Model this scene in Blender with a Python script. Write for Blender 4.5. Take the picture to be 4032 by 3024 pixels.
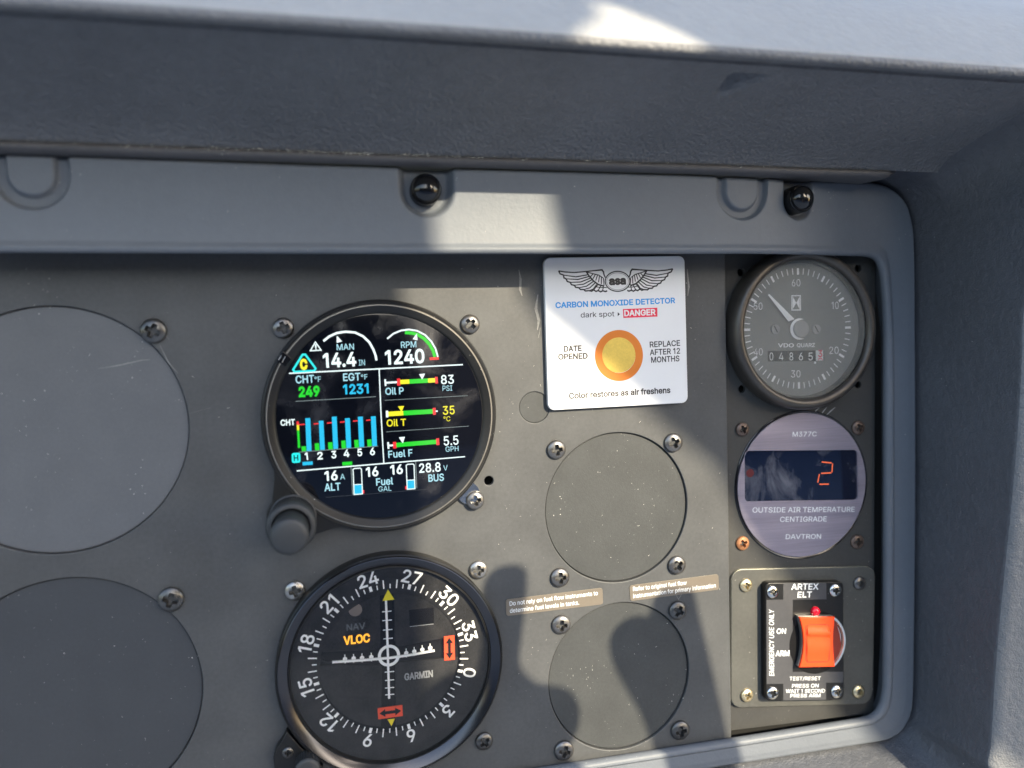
import bpy, math, random
from mathutils import Vector, Matrix, noise
random.seed(7)
for o in list(bpy.data.objects):
    bpy.data.objects.remove(o)
C = bpy.context.scene
COL = C.collection
R = math.radians

# ------------------------------------------------------------------ camera
# the panel frame: u to the right, v up, h out of the panel towards the viewer, all in mm
# world: x = u, y = -h, z = v (metres)
F = 3046.0                       # focal length in photo pixels (4032 wide)
D = 281.0                        # distance of the lens from the panel
def _n(a):
    return a.normalized()
XP = _n(Vector((12684., -468., F)))                 # panel right, in camera axes (right, down, forward)
DP = Vector((1700., 65500., F)); DP = _n(DP - XP * DP.dot(XP))
IP = XP.cross(DP)
cam = bpy.data.cameras.new('camera'); co = bpy.data.objects.new('camera', cam); COL.objects.link(co)
rot = Matrix(((XP.x, -XP.y, -XP.z), (IP.x, -IP.y, -IP.z), (-DP.x, DP.y, DP.z)))
co.matrix_world = Matrix.Translation((0, -D / 1000, 0)) @ rot.to_4x4()
cam.sensor_width = 36; cam.lens = 36 * F / 4032
cam.clip_start = 0.005; cam.clip_end = 200
cam.dof.use_dof = True; cam.dof.focus_distance = 0.297; cam.dof.aperture_fstop = 6.0
C.camera = co
C.render.resolution_x = 1024; C.render.resolution_y = 768

# ------------------------------------------------------------------ sky, sun, exposure
SA, SB = 0.50, 0.50              # the sun stands SA to the right and SB up per unit out of the panel
w = bpy.data.worlds.new('World'); C.world = w; w.use_nodes = True
nt = w.node_tree; bg = nt.nodes['Background']
sky = nt.nodes.new('ShaderNodeTexSky'); sky.sky_type = 'NISHITA'; sky.sun_disc = False
sky.sun_elevation = math.atan2(SB, math.hypot(SA, 1)); sky.sun_rotation = math.atan2(SA, -1)
nt.links.new(sky.outputs[0], bg.inputs[0]); bg.inputs[1].default_value = 0.15
sky.ozone_density = 0.8; sky.dust_density = 1.6
sun = bpy.data.lights.new('sun', 'SUN'); sun.energy = 3.1; sun.angle = R(0.53); sun.color = (1, .87, .64)
so = bpy.data.objects.new('sun', sun); COL.objects.link(so)
so.location = (0.8, -2, 1.2)
so.rotation_euler = Vector((-SA, 1, -SB)).to_track_quat('-Z', 'Y').to_euler()
C.view_settings.view_transform = 'Standard'; C.view_settings.look = 'None'
C.view_settings.gamma = 1; C.view_settings.use_curve_mapping = False
C.view_settings.exposure = 1.9

# ------------------------------------------------------------------ helpers
def P(x, y, h=0.0):
    d = Vector(((x - 2016) / F, (y - 1512) / F, 1))
    t = (D - h) / d.dot(IP)
    return (t * d.dot(XP), -t * d.dot(DP))
def W(u, v, h):
    return Vector((u, -h, v)) * 0.001
def zoom(ox, oy, s):
    f = lambda x, y: (ox + x * s, oy + y * s)
    f.s = s
    return f
Z0 = zoom(0, 0, 4032 / 2212)
Z1 = zoom(1000, 1150, 1000 / 2212); Z2 = zoom(1000, 1600, 1000 / 2212)
Z3 = zoom(1050, 2150, 1000 / 1898); Z4 = zoom(2100, 960, 660 / 1564)
Z5 = zoom(2820, 980, 700 / 1815); Z6 = zoom(2820, 1600, 700 / 1873)
Z7 = zoom(2820, 2200, 700 / 1760); Z8 = zoom(1900, 2150, 1000 / 1898)
ZP = zoom(0, 0, 1.0)
def mmpp(x, y, h):
    a = P(x - 20, y, h); b = P(x + 20, y, h); c = P(x, y - 20, h); d = P(x, y + 20, h)
    return (math.dist(a, b) + math.dist(c, d)) / 80

ROOT = {}
class MB:
    def __init__(self):
        self.v = []; self.f = []; self.m = []; self.mats = []; self.off = Vector((0, 0, 0))
    def mi(self, mat):
        if mat not in self.mats: self.mats.append(mat)
        return self.mats.index(mat)
    def face(self, pts, mat):
        b = len(self.v); self.v += [tuple(p) for p in pts]
        self.f.append(list(range(b, b + len(pts)))); self.m.append(self.mi(mat))
    def grid(self, rows, mat, closed=False, flip=False):
        n = len(rows[0]); b = len(self.v)
        for r in rows: self.v += [tuple(p) for p in r]
        k = self.mi(mat)
        for i in range(len(rows) - 1):
            for j in range(n if closed else n - 1):
                j2 = (j + 1) % n
                q = [b + i * n + j, b + i * n + j2, b + (i + 1) * n + j2, b + (i + 1) * n + j]
                if flip: q.reverse()
                self.f.append(q); self.m.append(k)
    def lathe(self, c, prof, mat, seg=96, a0=0.0, a1=None):
        # prof: (r, h) from the outside in
        rows = []
        full = a1 is None
        n = seg if full else seg + 1
        for r, h in prof:
            row = []
            for i in range(n):
                a = a0 + (2 * math.pi if full else a1 - a0) * i / seg
                row.append((c[0] + r * math.cos(a), c[1] + r * math.sin(a), h))
            rows.append(row)
        self.grid(rows, mat, closed=full)
    def disc(self, c, r, h, mat, seg=72, ry=None):
        ry = ry or r
        self.face([(c[0] + r * math.cos(2 * math.pi * i / seg), c[1] + ry * math.sin(2 * math.pi * i / seg), h) for i in range(seg)], mat)
    def stroke(self, pts, wd, h, mat, closed=False):
        # flat line of width wd (mm, or one per point) through pts (u, v)
        p = [Vector(q) for q in pts]; n = len(p)
        ws = wd if isinstance(wd, (list, tuple)) else [wd] * n
        L = []; Rr = []
        for i in range(n):
            a = p[i - 1] if (i > 0 or closed) else None
            b = p[(i + 1) % n] if (i < n - 1 or closed) else None
            d1 = (p[i] - a).normalized() if a is not None else None
            d2 = (b - p[i]).normalized() if b is not None else None
            if d1 is None: d1 = d2
            if d2 is None: d2 = d1
            n1 = Vector((-d1.y, d1.x)); n2 = Vector((-d2.y, d2.x))
            m = (n1 + n2)
            m = m.normalized() if m.length > 1e-6 else n1
            k = ws[i] / 2 / max(.45, m.dot(n1))
            L.append(p[i] + m * k); Rr.append(p[i] - m * k)
        for i in range(n if closed else n - 1):
            j = (i + 1) % n
            self.face([(Rr[i].x, Rr[i].y, h), (Rr[j].x, Rr[j].y, h), (L[j].x, L[j].y, h), (L[i].x, L[i].y, h)], mat)
    def poly(self, pts, h, mat):
        a = sum(pts[i - 1][0] * pts[i][1] - pts[i][0] * pts[i - 1][1] for i in range(len(pts)))
        if a < 0: pts = list(reversed(pts))
        self.face([(x, y, h) for x, y in pts], mat)
    def mesh(self, me, mat, fn):
        b = len(self.v); k = self.mi(mat)
        self.v += [fn(q.co) for q in me.vertices]
        for f in me.polygons:
            self.f.append([b + i for i in f.vertices]); self.m.append(k)
    def build(self, name, parent=None, sharp=35, smooth=True):
        loc = ROOT.get(parent.name, Vector((0, 0, 0))) if parent else self.off
        me = bpy.data.meshes.new(name)
        me.from_pydata([tuple(W(*q) - loc) for q in self.v], [], self.f)
        for m in self.mats: me.materials.append(m)
        me.polygons.foreach_set('material_index', self.m)
        if smooth:
            me.polygons.foreach_set('use_smooth', [True] * len(me.polygons))
            me.set_sharp_from_angle(angle=R(sharp))
        me.update()
        o = bpy.data.objects.new(name, me); COL.objects.link(o)
        if parent: o.parent = parent; ROOT[o.name] = loc
        else: o.location = loc; ROOT[o.name] = loc
        return o
def tag(o, label, cat, group=None, kind=None):
    o['label'] = label; o['category'] = cat
    if group: o['group'] = group
    if kind: o['kind'] = kind
    return o
def thing(name, label, cat, u, v, h=0, group=None):
    o = bpy.data.objects.new(name, None); COL.objects.link(o)
    o.empty_display_size = .01
    o.location = W(u, v, h); ROOT[o.name] = W(u, v, h)
    return tag(o, label, cat, group)

# flat plates cut from outlines (with holes), rounded edges
def curve_mesh(outs, ext, bev, res=2):
    cu = bpy.data.curves.new('tmp', 'CURVE'); cu.dimensions = '2D'; cu.fill_mode = 'BOTH' if ext > 0 else 'FRONT'
    for pts in outs:
        s = cu.splines.new('POLY'); s.points.add(len(pts) - 1)
        for q, p in zip(s.points, pts): q.co = (p[0], p[1], 0, 1)
        s.use_cyclic_u = True
    cu.extrude = ext; cu.bevel_depth = bev; cu.bevel_resolution = res; cu.offset = -bev
    ob = bpy.data.objects.new('tmp', cu); COL.objects.link(ob)
    dg = bpy.context.evaluated_depsgraph_get(); dg.update()
    me = bpy.data.meshes.new_from_object(ob.evaluated_get(dg))
    bpy.data.objects.remove(ob); bpy.data.curves.remove(cu)
    return me
def add_plate(mb, outs, h0, h1, bev, mat):
    t = (h1 - h0) / 2
    me = curve_mesh(outs, max(t - bev, 1e-4), bev)
    mb.mesh(me, mat, lambda c: (c.x, c.y, h0 + t + c.z))
    bpy.data.meshes.remove(me)
def rrect(c, n=8):
    # rounded polygon from corners [(u, v, r)...]
    out = []; m = len(c)
    for i in range(m):
        p = Vector(c[i][:2]); a = Vector(c[i - 1][:2]); b = Vector(c[(i + 1) % m][:2]); r = c[i][2]
        d1 = (a - p).normalized(); d2 = (b - p).normalized()
        ang = d1.angle(d2); t = r / math.tan(ang / 2)
        cen = p + (d1 + d2).normalized() * (r / math.sin(ang / 2))
        s = p + d1 * t; e = p + d2 * t
        a1 = math.atan2(s.y - cen.y, s.x - cen.x); a2 = math.atan2(e.y - cen.y, e.x - cen.x)
        da = (a2 - a1 + math.pi) % (2 * math.pi) - math.pi
        for k in range(n + 1):
            q = a1 + da * k / n
            out.append((cen.x + r * math.cos(q), cen.y + r * math.sin(q)))
    return out
def circle(c, r, n=96):
    return [(c[0] + r * math.cos(2 * math.pi * i / n), c[1] + r * math.sin(2 * math.pi * i / n)) for i in range(n)]
def circ(z, l, r, t, b, h):
    # centre and radius in mm of a circle seen with these extents
    cx, cy = (l + r) / 2, (t + b) / 2
    pl, pr, pt, pb = P(*z(l, cy), h), P(*z(r, cy), h), P(*z(cx, t), h), P(*z(cx, b), h)
    return ((pl[0] + pr[0]) / 2, (pt[1] + pb[1]) / 2), (math.dist(pl, pr) + math.dist(pt, pb)) / 4

# letter outlines: advance and closed contours, 1000 units to the em
GLYPH = {
'!': (196, '67,160 63,509 132,509 128,160|98,-4 86,-3 75,1 66,9 58,18 54,29 52,41 54,53 58,64 66,73 75,80 86,85 98,86 110,85 121,80 130,73 138,64 142,53 143,41 142,29 138,18 130,9 121,1 110,-3'),
'.': (188, '95,-4 83,-3 73,1 63,9 55,18 51,29 50,41 51,53 55,64 63,73 73,81 83,85 95,87 107,85 118,81 128,73 135,64 140,53 141,41 140,29 135,18 128,9 118,1 107,-3'),
'/': (249, '235,533 71,-76 14,-76 178,533'),
'0': (453, '227,-7 191,-3 158,7 130,24 105,48 85,77 69,113 57,155 50,202 48,254 50,306 57,353 69,395 85,431 106,461 130,484 159,502 191,512 227,516 262,512 295,502 323,484 348,461 368,431 384,395 396,353 403,306 405,254 403,202 396,155 384,113 368,77 348,48 323,24 295,7 263,-3|227,50 250,52 271,60 290,74 306,92 320,116 330,144 338,176 342,213 344,254 342,295 338,332 330,365 320,393 306,416 290,435 271,449 250,457 227,460 203,457 182,449 163,435 147,416 134,393 123,365 115,332 111,295 109,254 111,213 115,176 123,144 134,116 147,92 163,74 182,60 203,52'),
'1': (370, '256,509 256,0 192,0 192,448 189,448 66,358 66,427 178,509'),
'2': (453, '64,0 64,47 234,229 282,282 311,327 320,371 319,389 315,405 308,419 298,431 287,441 273,449 224,460 205,458 188,454 172,447 159,438 148,427 139,413 132,398 128,381 127,362 66,362 68,391 75,418 86,442 102,464 121,482 143,496 168,507 196,513 225,516 254,513 281,507 306,497 328,482 346,465 361,445 372,423 379,398 381,372 371,318 336,259 267,180 153,60 153,57 389,57 389,0'),
'3': (453, '218,-7 188,-5 159,1 133,10 108,22 88,38 70,57 57,79 48,104 44,132 109,132 112,115 118,100 126,87 137,76 150,66 165,59 219,50 275,61 291,69 304,80 315,93 323,108 328,125 329,145 328,163 323,180 316,196 306,211 292,223 275,234 254,241 229,246 201,248 157,248 157,299 288,448 288,452 70,452 70,509 372,509 372,461 211,278 211,289 247,290 279,286 308,276 333,262 354,244 371,222 383,198 391,173 393,145 390,116 383,90 370,66 354,45 333,27 309,12 281,2 251,-5'),
'4': (453, '40,105 40,158 247,509 311,509 109,166 109,163 413,163 413,105|282,0 282,121 282,146 282,318 343,318 343,0'),
'5': (453, '221,-7 192,-5 165,1 140,11 118,25 99,41 83,60 71,82 63,105 60,130 122,130 125,115 130,102 138,89 173,60 221,50 241,51 259,56 276,64 291,75 304,89 314,104 322,122 326,141 328,162 326,183 321,203 314,221 303,237 290,251 275,262 257,270 238,275 218,277 167,268 128,246 67,253 96,509 366,509 366,452 151,452 134,301 136,301 178,325 229,334 252,332 274,328 294,321 313,311 330,299 345,285 358,269 370,251 379,231 386,210 390,187 391,163 388,132 381,102 369,76 352,52 332,32 309,15 282,3 253,-4'),
'6': (453, '226,-7 196,-4 168,3 142,15 119,31 100,51 84,74 73,101 66,130 64,162 65,187 71,212 80,239 137,340 252,509 322,509 151,261 145,261 165,288 196,307 235,314 265,312 291,305 316,295 337,280 355,262 370,240 380,215 387,187 389,157 387,127 379,98 368,73 352,50 333,30 310,14 284,3 257,-4|226,48 245,50 263,55 279,63 293,73 304,86 314,101 322,119 326,137 327,157 326,178 322,196 314,213 304,228 293,241 279,251 263,259 245,264 226,265 207,264 190,259 174,252 160,241 148,229 138,214 131,197 126,179 125,158 126,138 131,119 138,102 148,86 160,73 174,63 190,55 207,50'),
'7': (453, '97,0 323,448 323,452 62,452 62,509 391,509 391,449 165,0'),
'8': (453, '226,-7 193,-5 163,1 136,11 111,25 91,42 74,62 62,84 54,109 52,135 53,156 58,176 65,195 75,212 87,228 101,241 117,252 134,260 153,265 153,267 129,276 109,289 93,308 80,330 73,354 70,380 73,405 79,429 90,450 106,469 124,485 146,498 170,508 197,514 226,516 255,514 282,508 306,498 328,485 346,469 361,450 373,429 379,405 382,380 379,354 372,330 359,308 343,289 323,276 300,267 300,265 319,260 335,252 351,241 365,228 377,212 387,195 395,176 399,156 401,135 398,109 391,84 378,62 362,42 341,25 317,11 289,1 259,-5|226,49 248,50 267,54 285,60 300,69 313,79 323,91 331,106 335,121 337,139 335,157 330,173 322,189 312,202 298,213 283,223 265,230 247,234 226,235 206,234 187,230 169,223 154,213 140,202 130,189 122,173 117,157 115,139 117,121 121,106 129,91 139,79 152,69 167,60 185,54 205,50|226,290 274,300 287,308 298,318 307,330 314,344 318,359 319,376 318,392 314,407 308,420 299,432 288,442 275,449 226,460 177,449 164,442 153,432 145,420 138,407 134,392 133,376 134,359 138,344 145,330 154,318 165,308 178,300'),
'9': (453, '226,516 256,513 285,506 310,494 333,478 352,458 368,434 380,408 387,378 389,347 387,322 382,296 373,270 315,168 200,0 130,0 301,248 307,248 287,221 257,202 218,195 188,197 161,203 137,214 116,229 98,247 83,269 72,294 66,321 64,352 66,382 73,411 85,436 101,459 120,479 143,494 168,506 196,513|226,460 207,459 190,454 174,446 160,435 148,423 138,407 131,390 127,372 125,352 127,331 131,313 138,295 148,280 160,268 174,257 190,250 207,245 226,243 245,245 263,249 279,257 293,267 305,280 314,295 322,312 326,330 327,350 326,371 322,390 314,407 305,422 293,435 279,446 263,454 245,459'),
'A': (480, '16,0 201,509 276,509 463,0 395,0 287,302 264,372 232,478 245,478 213,371 191,302 85,0|110,142 110,199 370,199 370,142'),
'B': (456, '60,0 60,509 241,509 274,507 304,501 329,491 350,477 367,461 381,442 390,421 396,398 398,374 397,353 393,336 387,320 356,286 315,267 315,262 331,260 347,254 363,245 378,234 391,220 402,203 411,184 416,161 418,136 416,111 410,88 400,67 386,48 368,31 344,18 317,8 284,2 247,0|125,57 245,57 281,60 309,67 330,80 344,96 353,115 355,137 354,153 350,169 342,184 333,197 320,209 306,218 289,225 269,229 248,231 125,231|125,285 238,285 288,296 302,304 314,314 323,326 330,340 335,355 336,372 333,393 326,412 313,429 294,442 270,449 240,452 125,452'),
'C': (510, '267,-7 225,-3 186,7 150,25 119,49 92,79 70,115 53,157 44,203 40,254 44,305 53,352 70,393 92,429 119,459 150,484 186,501 225,512 267,516 340,504 362,496 383,485 402,471 419,456 435,438 448,418 459,397 467,373 473,348 408,348 389,395 357,428 315,449 267,456 237,453 209,445 184,432 161,414 141,391 125,364 113,332 106,295 103,254 106,213 113,177 125,145 141,117 161,94 184,76 210,63 237,56 267,53 315,60 357,81 389,114 408,160 473,160 467,135 459,112 448,91 435,71 420,53 402,38 383,24 363,13 341,5 317,-2 293,-6'),
'D': (502, '219,0 96,0 96,57 215,57 254,60 288,68 318,81 343,99 363,122 379,149 390,181 397,216 399,255 397,294 390,329 379,361 364,388 344,410 320,428 291,441 258,449 221,452 93,452 93,509 225,509 273,505 315,495 353,478 385,455 412,426 433,391 449,351 458,306 462,255 458,205 449,159 433,119 411,83 384,54 351,31 312,14 268,3|125,509 125,0 60,0 60,509'),
'E': (419, '60,0 60,509 372,509 372,452 125,452 125,286 355,286 355,229 125,229 125,57 375,57 375,0'),
'F': (410, '60,0 60,509 369,509 369,452 125,452 125,278 346,278 346,221 125,221 125,0'),
'G': (520, '269,-7 225,-3 185,7 149,25 118,49 91,79 69,116 53,157 43,203 40,254 43,305 53,352 69,393 91,429 117,459 149,484 184,501 223,512 265,516 291,514 316,510 340,504 363,494 384,483 403,469 421,453 436,436 449,416 460,395 468,373 474,349 408,349 387,393 356,427 315,448 265,456 236,453 209,445 183,432 160,414 141,392 125,364 113,332 106,295 103,254 106,213 113,177 125,145 141,117 161,95 184,76 210,63 238,56 269,53 296,55 322,61 345,71 365,85 382,102 396,123 407,147 413,173 415,202 434,199 283,199 283,256 478,256 478,200 475,160 466,124 451,91 431,62 406,38 377,19 344,5 308,-4'),
'H': (517, '60,0 60,509 125,509 125,289 392,289 392,509 457,509 457,0 392,0 392,232 125,232 125,0'),
'I': (300, '31,0 31,57 118,57 118,452 31,452 31,509 269,509 269,452 183,452 183,57 269,57 269,0'),
'L': (393, '60,0 60,509 125,509 125,57 361,57 361,0'),
'M': (628, '60,0 60,509 152,509 277,187 287,159 299,123 311,84 322,49 307,49 318,83 330,121 342,158 352,187 476,509 568,509 568,0 504,0 504,291 504,327 505,369 506,413 507,457 513,457 498,409 482,363 467,322 456,291 342,0 286,0 170,291 159,321 145,361 129,408 112,457 119,457 120,416 121,372 122,328 122,291 122,0'),
'N': (523, '60,0 60,509 136,509 343,183 363,151 388,107 414,55 405,54 401,108 399,157 399,195 399,509 463,509 463,0 387,0 202,290 177,331 148,381 108,452 119,454 122,384 124,328 125,291 125,0'),
'O': (533, '267,-7 225,-3 186,7 150,25 119,49 92,79 70,115 53,157 44,203 40,254 44,305 53,352 70,393 92,429 119,459 150,484 186,501 225,512 267,516 309,512 348,501 384,484 415,459 442,429 464,393 480,352 490,305 493,254 490,203 480,157 464,115 442,79 415,49 384,25 348,7 309,-3|267,53 296,55 324,63 349,76 372,94 392,116 408,144 420,176 428,213 430,254 428,295 420,332 408,365 392,392 372,415 349,433 324,446 296,453 267,456 237,453 210,445 184,433 161,415 142,392 125,364 113,332 106,295 103,254 106,213 113,176 125,144 142,117 161,94 184,76 210,63 237,55'),
'P': (445, '60,0 60,509 235,509 272,506 305,499 332,487 356,471 375,452 390,430 400,404 407,377 409,348 407,318 400,291 390,265 375,243 356,223 332,207 305,195 272,188 235,186 109,186 109,242 233,242 257,244 279,248 297,256 312,266 324,279 333,294 339,310 343,328 344,348 343,367 339,385 333,402 324,416 312,428 297,439 279,446 257,451 232,452 125,452 125,0'),
'Q': (533, '245,159 313,159 369,85 384,65 468,-48 401,-48 346,27 331,46|267,-7 225,-3 186,7 150,25 119,49 92,79 70,115 53,157 44,203 40,254 44,305 53,352 70,393 92,429 119,459 150,484 186,501 225,512 267,516 309,512 348,501 384,484 415,459 442,429 464,393 480,352 490,305 493,254 490,203 480,157 464,115 442,79 415,49 384,25 348,7 309,-3|267,53 296,55 324,63 349,76 372,94 392,116 408,144 420,176 428,213 430,254 428,295 420,332 408,365 392,392 372,415 349,433 324,446 296,453 267,456 237,453 210,445 184,433 161,415 142,392 125,364 113,332 106,295 103,254 106,213 113,176 125,144 142,117 161,94 184,76 210,63 237,55'),
'R': (449, '60,0 60,509 236,509 273,506 305,500 333,489 356,473 376,455 390,433 401,408 407,381 409,352 407,323 401,296 390,271 376,250 356,232 333,217 305,206 273,200 236,198 96,198 96,255 234,255 258,256 280,260 298,267 313,276 325,287 334,300 340,316 344,333 345,352 344,371 340,389 334,405 325,419 313,430 298,440 279,446 258,451 233,452 125,452 125,0|353,0 230,229 303,229 428,0'),
'S': (447, '224,-9 188,-7 156,-1 128,9 102,23 81,40 64,60 51,83 42,109 38,137 104,137 108,118 114,102 123,88 136,76 150,66 166,59 224,49 246,50 267,54 286,60 303,69 317,79 329,92 338,106 344,122 346,139 344,154 340,168 332,179 296,205 245,222 184,239 145,253 112,269 86,289 67,313 56,341 52,372 54,400 62,425 75,448 92,468 113,484 138,498 165,508 195,514 227,516 259,514 289,508 316,498 340,484 360,468 377,449 390,427 398,403 401,378 337,378 332,402 320,421 302,437 280,449 254,456 225,459 204,457 185,454 167,448 152,440 139,430 129,418 121,405 117,391 115,376 117,359 122,345 131,334 169,308 212,293 264,279 312,264 359,238 395,198 402,180 407,161 408,139 406,112 399,87 386,64 370,43 349,25 323,11 294,0 261,-7'),
'T': (449, '32,452 32,509 417,509 417,452 257,452 257,0 193,0 193,452'),
'U': (517, '259,-8 220,-6 186,2 154,15 126,33 103,55 85,80 71,108 63,140 60,173 60,509 124,509 124,178 126,155 132,133 141,113 153,95 169,80 187,68 208,59 232,53 259,52 285,53 309,59 331,68 349,80 364,95 377,113 385,133 391,155 393,178 393,509 457,509 457,173 454,140 446,108 433,80 414,55 391,33 363,15 332,2 297,-6'),
'V': (480, '204,0 16,509 84,509 192,206 215,137 248,31 235,31 267,138 290,206 395,509 463,509 278,0'),
'W': (686, '155,0 16,509 82,509 163,196 175,145 187,94 197,40 189,40 200,94 211,145 224,196 306,509 380,509 462,196 474,145 486,94 497,40 488,40 499,94 510,145 523,196 603,509 670,509 530,0 455,0 368,323 351,391 336,475 350,475 335,395 318,323 230,0'),
'X': (474, '18,0 217,284 217,236 29,509 104,509 178,400 204,361 223,329 243,292 232,292 252,329 272,361 298,400 374,509 446,509 259,239 259,287 456,0 382,0 292,129 268,165 250,195 230,231 244,231 225,196 206,166 182,129 91,0'),
'Y': (472, '203,0 203,208 16,509 91,509 192,344 222,292 250,230 224,230 251,293 280,344 381,509 455,509 268,208 268,0'),
'Z': (438, '42,0 42,46 273,385 306,431 341,476 348,454 285,452 223,452 40,452 40,509 397,509 397,462 169,129 134,81 97,33 90,54 152,57 214,57 399,57 399,0'),
'a': (389, '160,-9 137,-7 115,-3 94,5 76,15 60,29 48,45 38,63 32,84 30,108 32,128 36,146 43,161 53,174 64,184 78,193 125,211 178,220 234,227 265,235 271,240 274,246 276,255 276,257 267,297 240,322 196,331 149,322 118,301 100,274 41,291 51,313 64,331 79,346 95,358 114,368 133,375 194,384 239,379 286,360 300,350 312,336 322,320 330,301 335,278 337,251 337,0 277,0 277,52 272,52 252,25 215,1|170,45 192,47 211,51 228,59 242,68 254,80 263,93 270,108 274,122 276,138 276,190 259,182 231,176 200,171 175,168 134,159 103,139 97,130 93,118 92,105 102,72 130,52'),
'd': (424, '195,-8 165,-6 137,3 111,16 89,34 70,57 55,84 43,116 36,151 34,189 36,227 43,261 55,293 70,320 89,342 112,361 137,374 165,382 196,384 218,383 237,379 253,373 287,346 306,319 311,319 311,509 372,509 372,0 313,0 313,59 307,59 287,31 252,4 236,-3 217,-7|205,47 226,49 246,55 263,65 278,78 290,95 299,115 306,138 310,162 312,189 310,216 306,241 300,263 290,282 278,299 263,312 246,322 227,328 205,330 182,328 162,322 145,311 130,298 118,281 108,261 102,239 98,215 96,189 98,163 102,139 109,117 118,97 130,80 145,66 162,55 182,49'),
'e': (404, '212,-8 177,-5 145,3 117,16 92,35 72,58 56,85 44,116 37,150 34,187 36,224 44,258 55,290 71,317 91,340 115,359 142,373 172,382 205,384 266,374 285,366 303,355 319,341 334,324 347,305 357,282 365,256 370,227 371,194 371,169 75,169 75,221 338,221 310,202 308,226 304,248 298,269 288,286 277,301 263,314 246,323 227,328 205,330 183,328 164,323 146,313 131,301 119,286 109,270 102,251 97,231 96,211 96,178 98,151 102,127 110,106 121,88 135,73 151,61 169,53 190,48 212,46 254,53 285,73 306,105 365,91 358,72 348,55 335,39 320,26 302,14 283,4 261,-3 237,-7'),
'f': (254, '228,379 228,327 6,327 6,379|81,0 81,432 82,452 87,470 96,486 107,499 120,510 135,519 187,530 222,527 243,521 227,468 215,472 195,474 178,472 164,468 154,460 147,449 143,435 142,419 142,0'),
'g': (425, '207,-151 180,-149 156,-146 134,-140 82,-110 51,-69 101,-41 122,-66 154,-88 207,-97 236,-95 261,-87 282,-75 298,-58 308,-34 311,-6 311,68 306,68 287,41 252,16 236,10 217,6 195,5 165,7 138,14 113,27 90,43 71,65 55,90 43,120 36,154 34,191 36,229 43,263 55,293 71,320 90,342 112,361 138,374 166,382 196,384 218,383 237,379 253,373 288,346 308,319 313,319 313,379 372,379 372,-9 370,-40 363,-67 350,-90 334,-109 314,-124 291,-136 265,-144 237,-149|205,59 227,61 246,66 264,75 278,87 290,103 300,121 307,142 311,166 312,193 311,219 307,242 300,264 291,283 279,299 264,312 247,322 227,328 205,330 182,328 163,322 145,312 130,298 118,282 109,262 102,241 98,218 96,193 98,167 102,144 109,123 118,104 131,88 145,76 163,66 183,61'),
'h': (410, '114,227 114,0 53,0 53,509 114,509 114,287 102,287 116,319 132,344 152,362 175,374 200,382 227,384 252,383 275,377 295,369 313,356 328,340 341,321 350,298 355,271 357,240 357,0 296,0 296,235 293,263 286,286 273,304 256,318 235,326 210,329 192,328 176,324 161,317 147,308 136,297 126,283 119,266 115,248'),
'i': (167, '53,0 53,379 114,379 114,0|84,443 73,444 63,448 54,455 47,463 43,472 41,483 43,494 47,504 54,512 63,518 73,522 84,524 95,522 105,518 114,512 121,504 125,494 126,483 125,472 121,463 114,455 105,448 95,444'),
'k': (381, '110,137 110,212 121,212 284,379 360,379 184,199 177,199|53,0 53,509 114,509 114,0|294,0 148,186 191,229 372,0'),
'l': (189, '139,-2 112,0 91,8 74,20 62,37 55,59 53,84 53,509 114,509 114,99 120,62 126,57 135,53 146,52 160,53 170,54 181,3 162,-1'),
'm': (610, '53,0 53,379 112,379 112,295 108,295 114,314 122,331 132,346 172,376 219,386 245,383 268,375 287,361 303,342 314,320 321,295 312,295 318,312 326,329 337,343 381,375 437,386 458,385 478,380 497,372 514,361 529,346 541,328 550,307 555,283 557,255 557,0 496,0 496,254 493,279 485,298 473,313 456,323 438,329 419,330 402,329 387,326 374,320 345,290 335,247 335,0 274,0 274,260 272,280 265,297 253,311 238,322 220,328 199,330 158,320 145,312 135,302 126,289 119,274 115,257 114,238 114,0'),
'n': (410, '114,227 114,0 53,0 53,379 112,379 112,287 102,287 116,319 132,344 152,362 175,374 200,382 227,384 252,383 275,377 295,369 313,356 328,340 341,321 350,298 355,271 357,240 357,0 296,0 296,235 293,263 286,286 273,304 256,318 235,326 210,329 192,328 176,324 161,317 147,308 136,297 126,283 119,266 115,248'),
'o': (415, '207,-8 174,-5 144,3 117,16 93,35 72,58 56,85 44,116 37,150 34,187 37,225 44,260 56,291 72,318 93,341 117,360 144,374 174,382 207,384 241,382 271,374 299,360 323,341 343,318 359,291 371,260 379,225 381,187 379,150 371,116 359,85 343,58 323,35 299,16 271,3 241,-5|207,46 231,49 252,55 270,66 285,80 298,97 307,117 314,139 318,163 319,187 318,212 314,236 307,258 298,278 285,296 270,310 252,321 231,328 207,330 184,328 163,321 145,310 130,296 118,278 108,258 102,236 98,212 96,187 98,163 102,139 108,117 118,97 130,80 145,66 163,55 184,49'),
'p': (424, '53,-143 53,379 112,379 112,319 118,319 137,346 171,373 188,379 207,383 229,384 259,382 287,374 313,361 335,342 354,320 370,293 381,261 388,227 390,189 388,151 381,116 370,84 355,57 336,34 313,16 288,3 260,-6 229,-8 208,-7 189,-3 173,4 138,31 118,59 114,59 114,-143|220,47 242,49 262,55 279,66 294,80 306,97 316,117 323,139 327,163 328,189 327,215 323,239 316,261 307,281 295,298 280,311 262,322 243,328 220,330 198,328 178,322 161,312 147,299 134,282 125,263 118,241 114,216 113,189 114,162 118,138 125,115 135,95 147,78 162,65 179,55 198,49'),
'r': (259, '53,0 53,379 112,379 112,321 115,321 124,339 137,354 152,367 171,377 191,383 213,385 229,384 243,384 243,322 230,324 207,326 190,324 174,321 159,315 146,306 135,296 126,284 119,269 115,254 114,237 114,0'),
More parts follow.
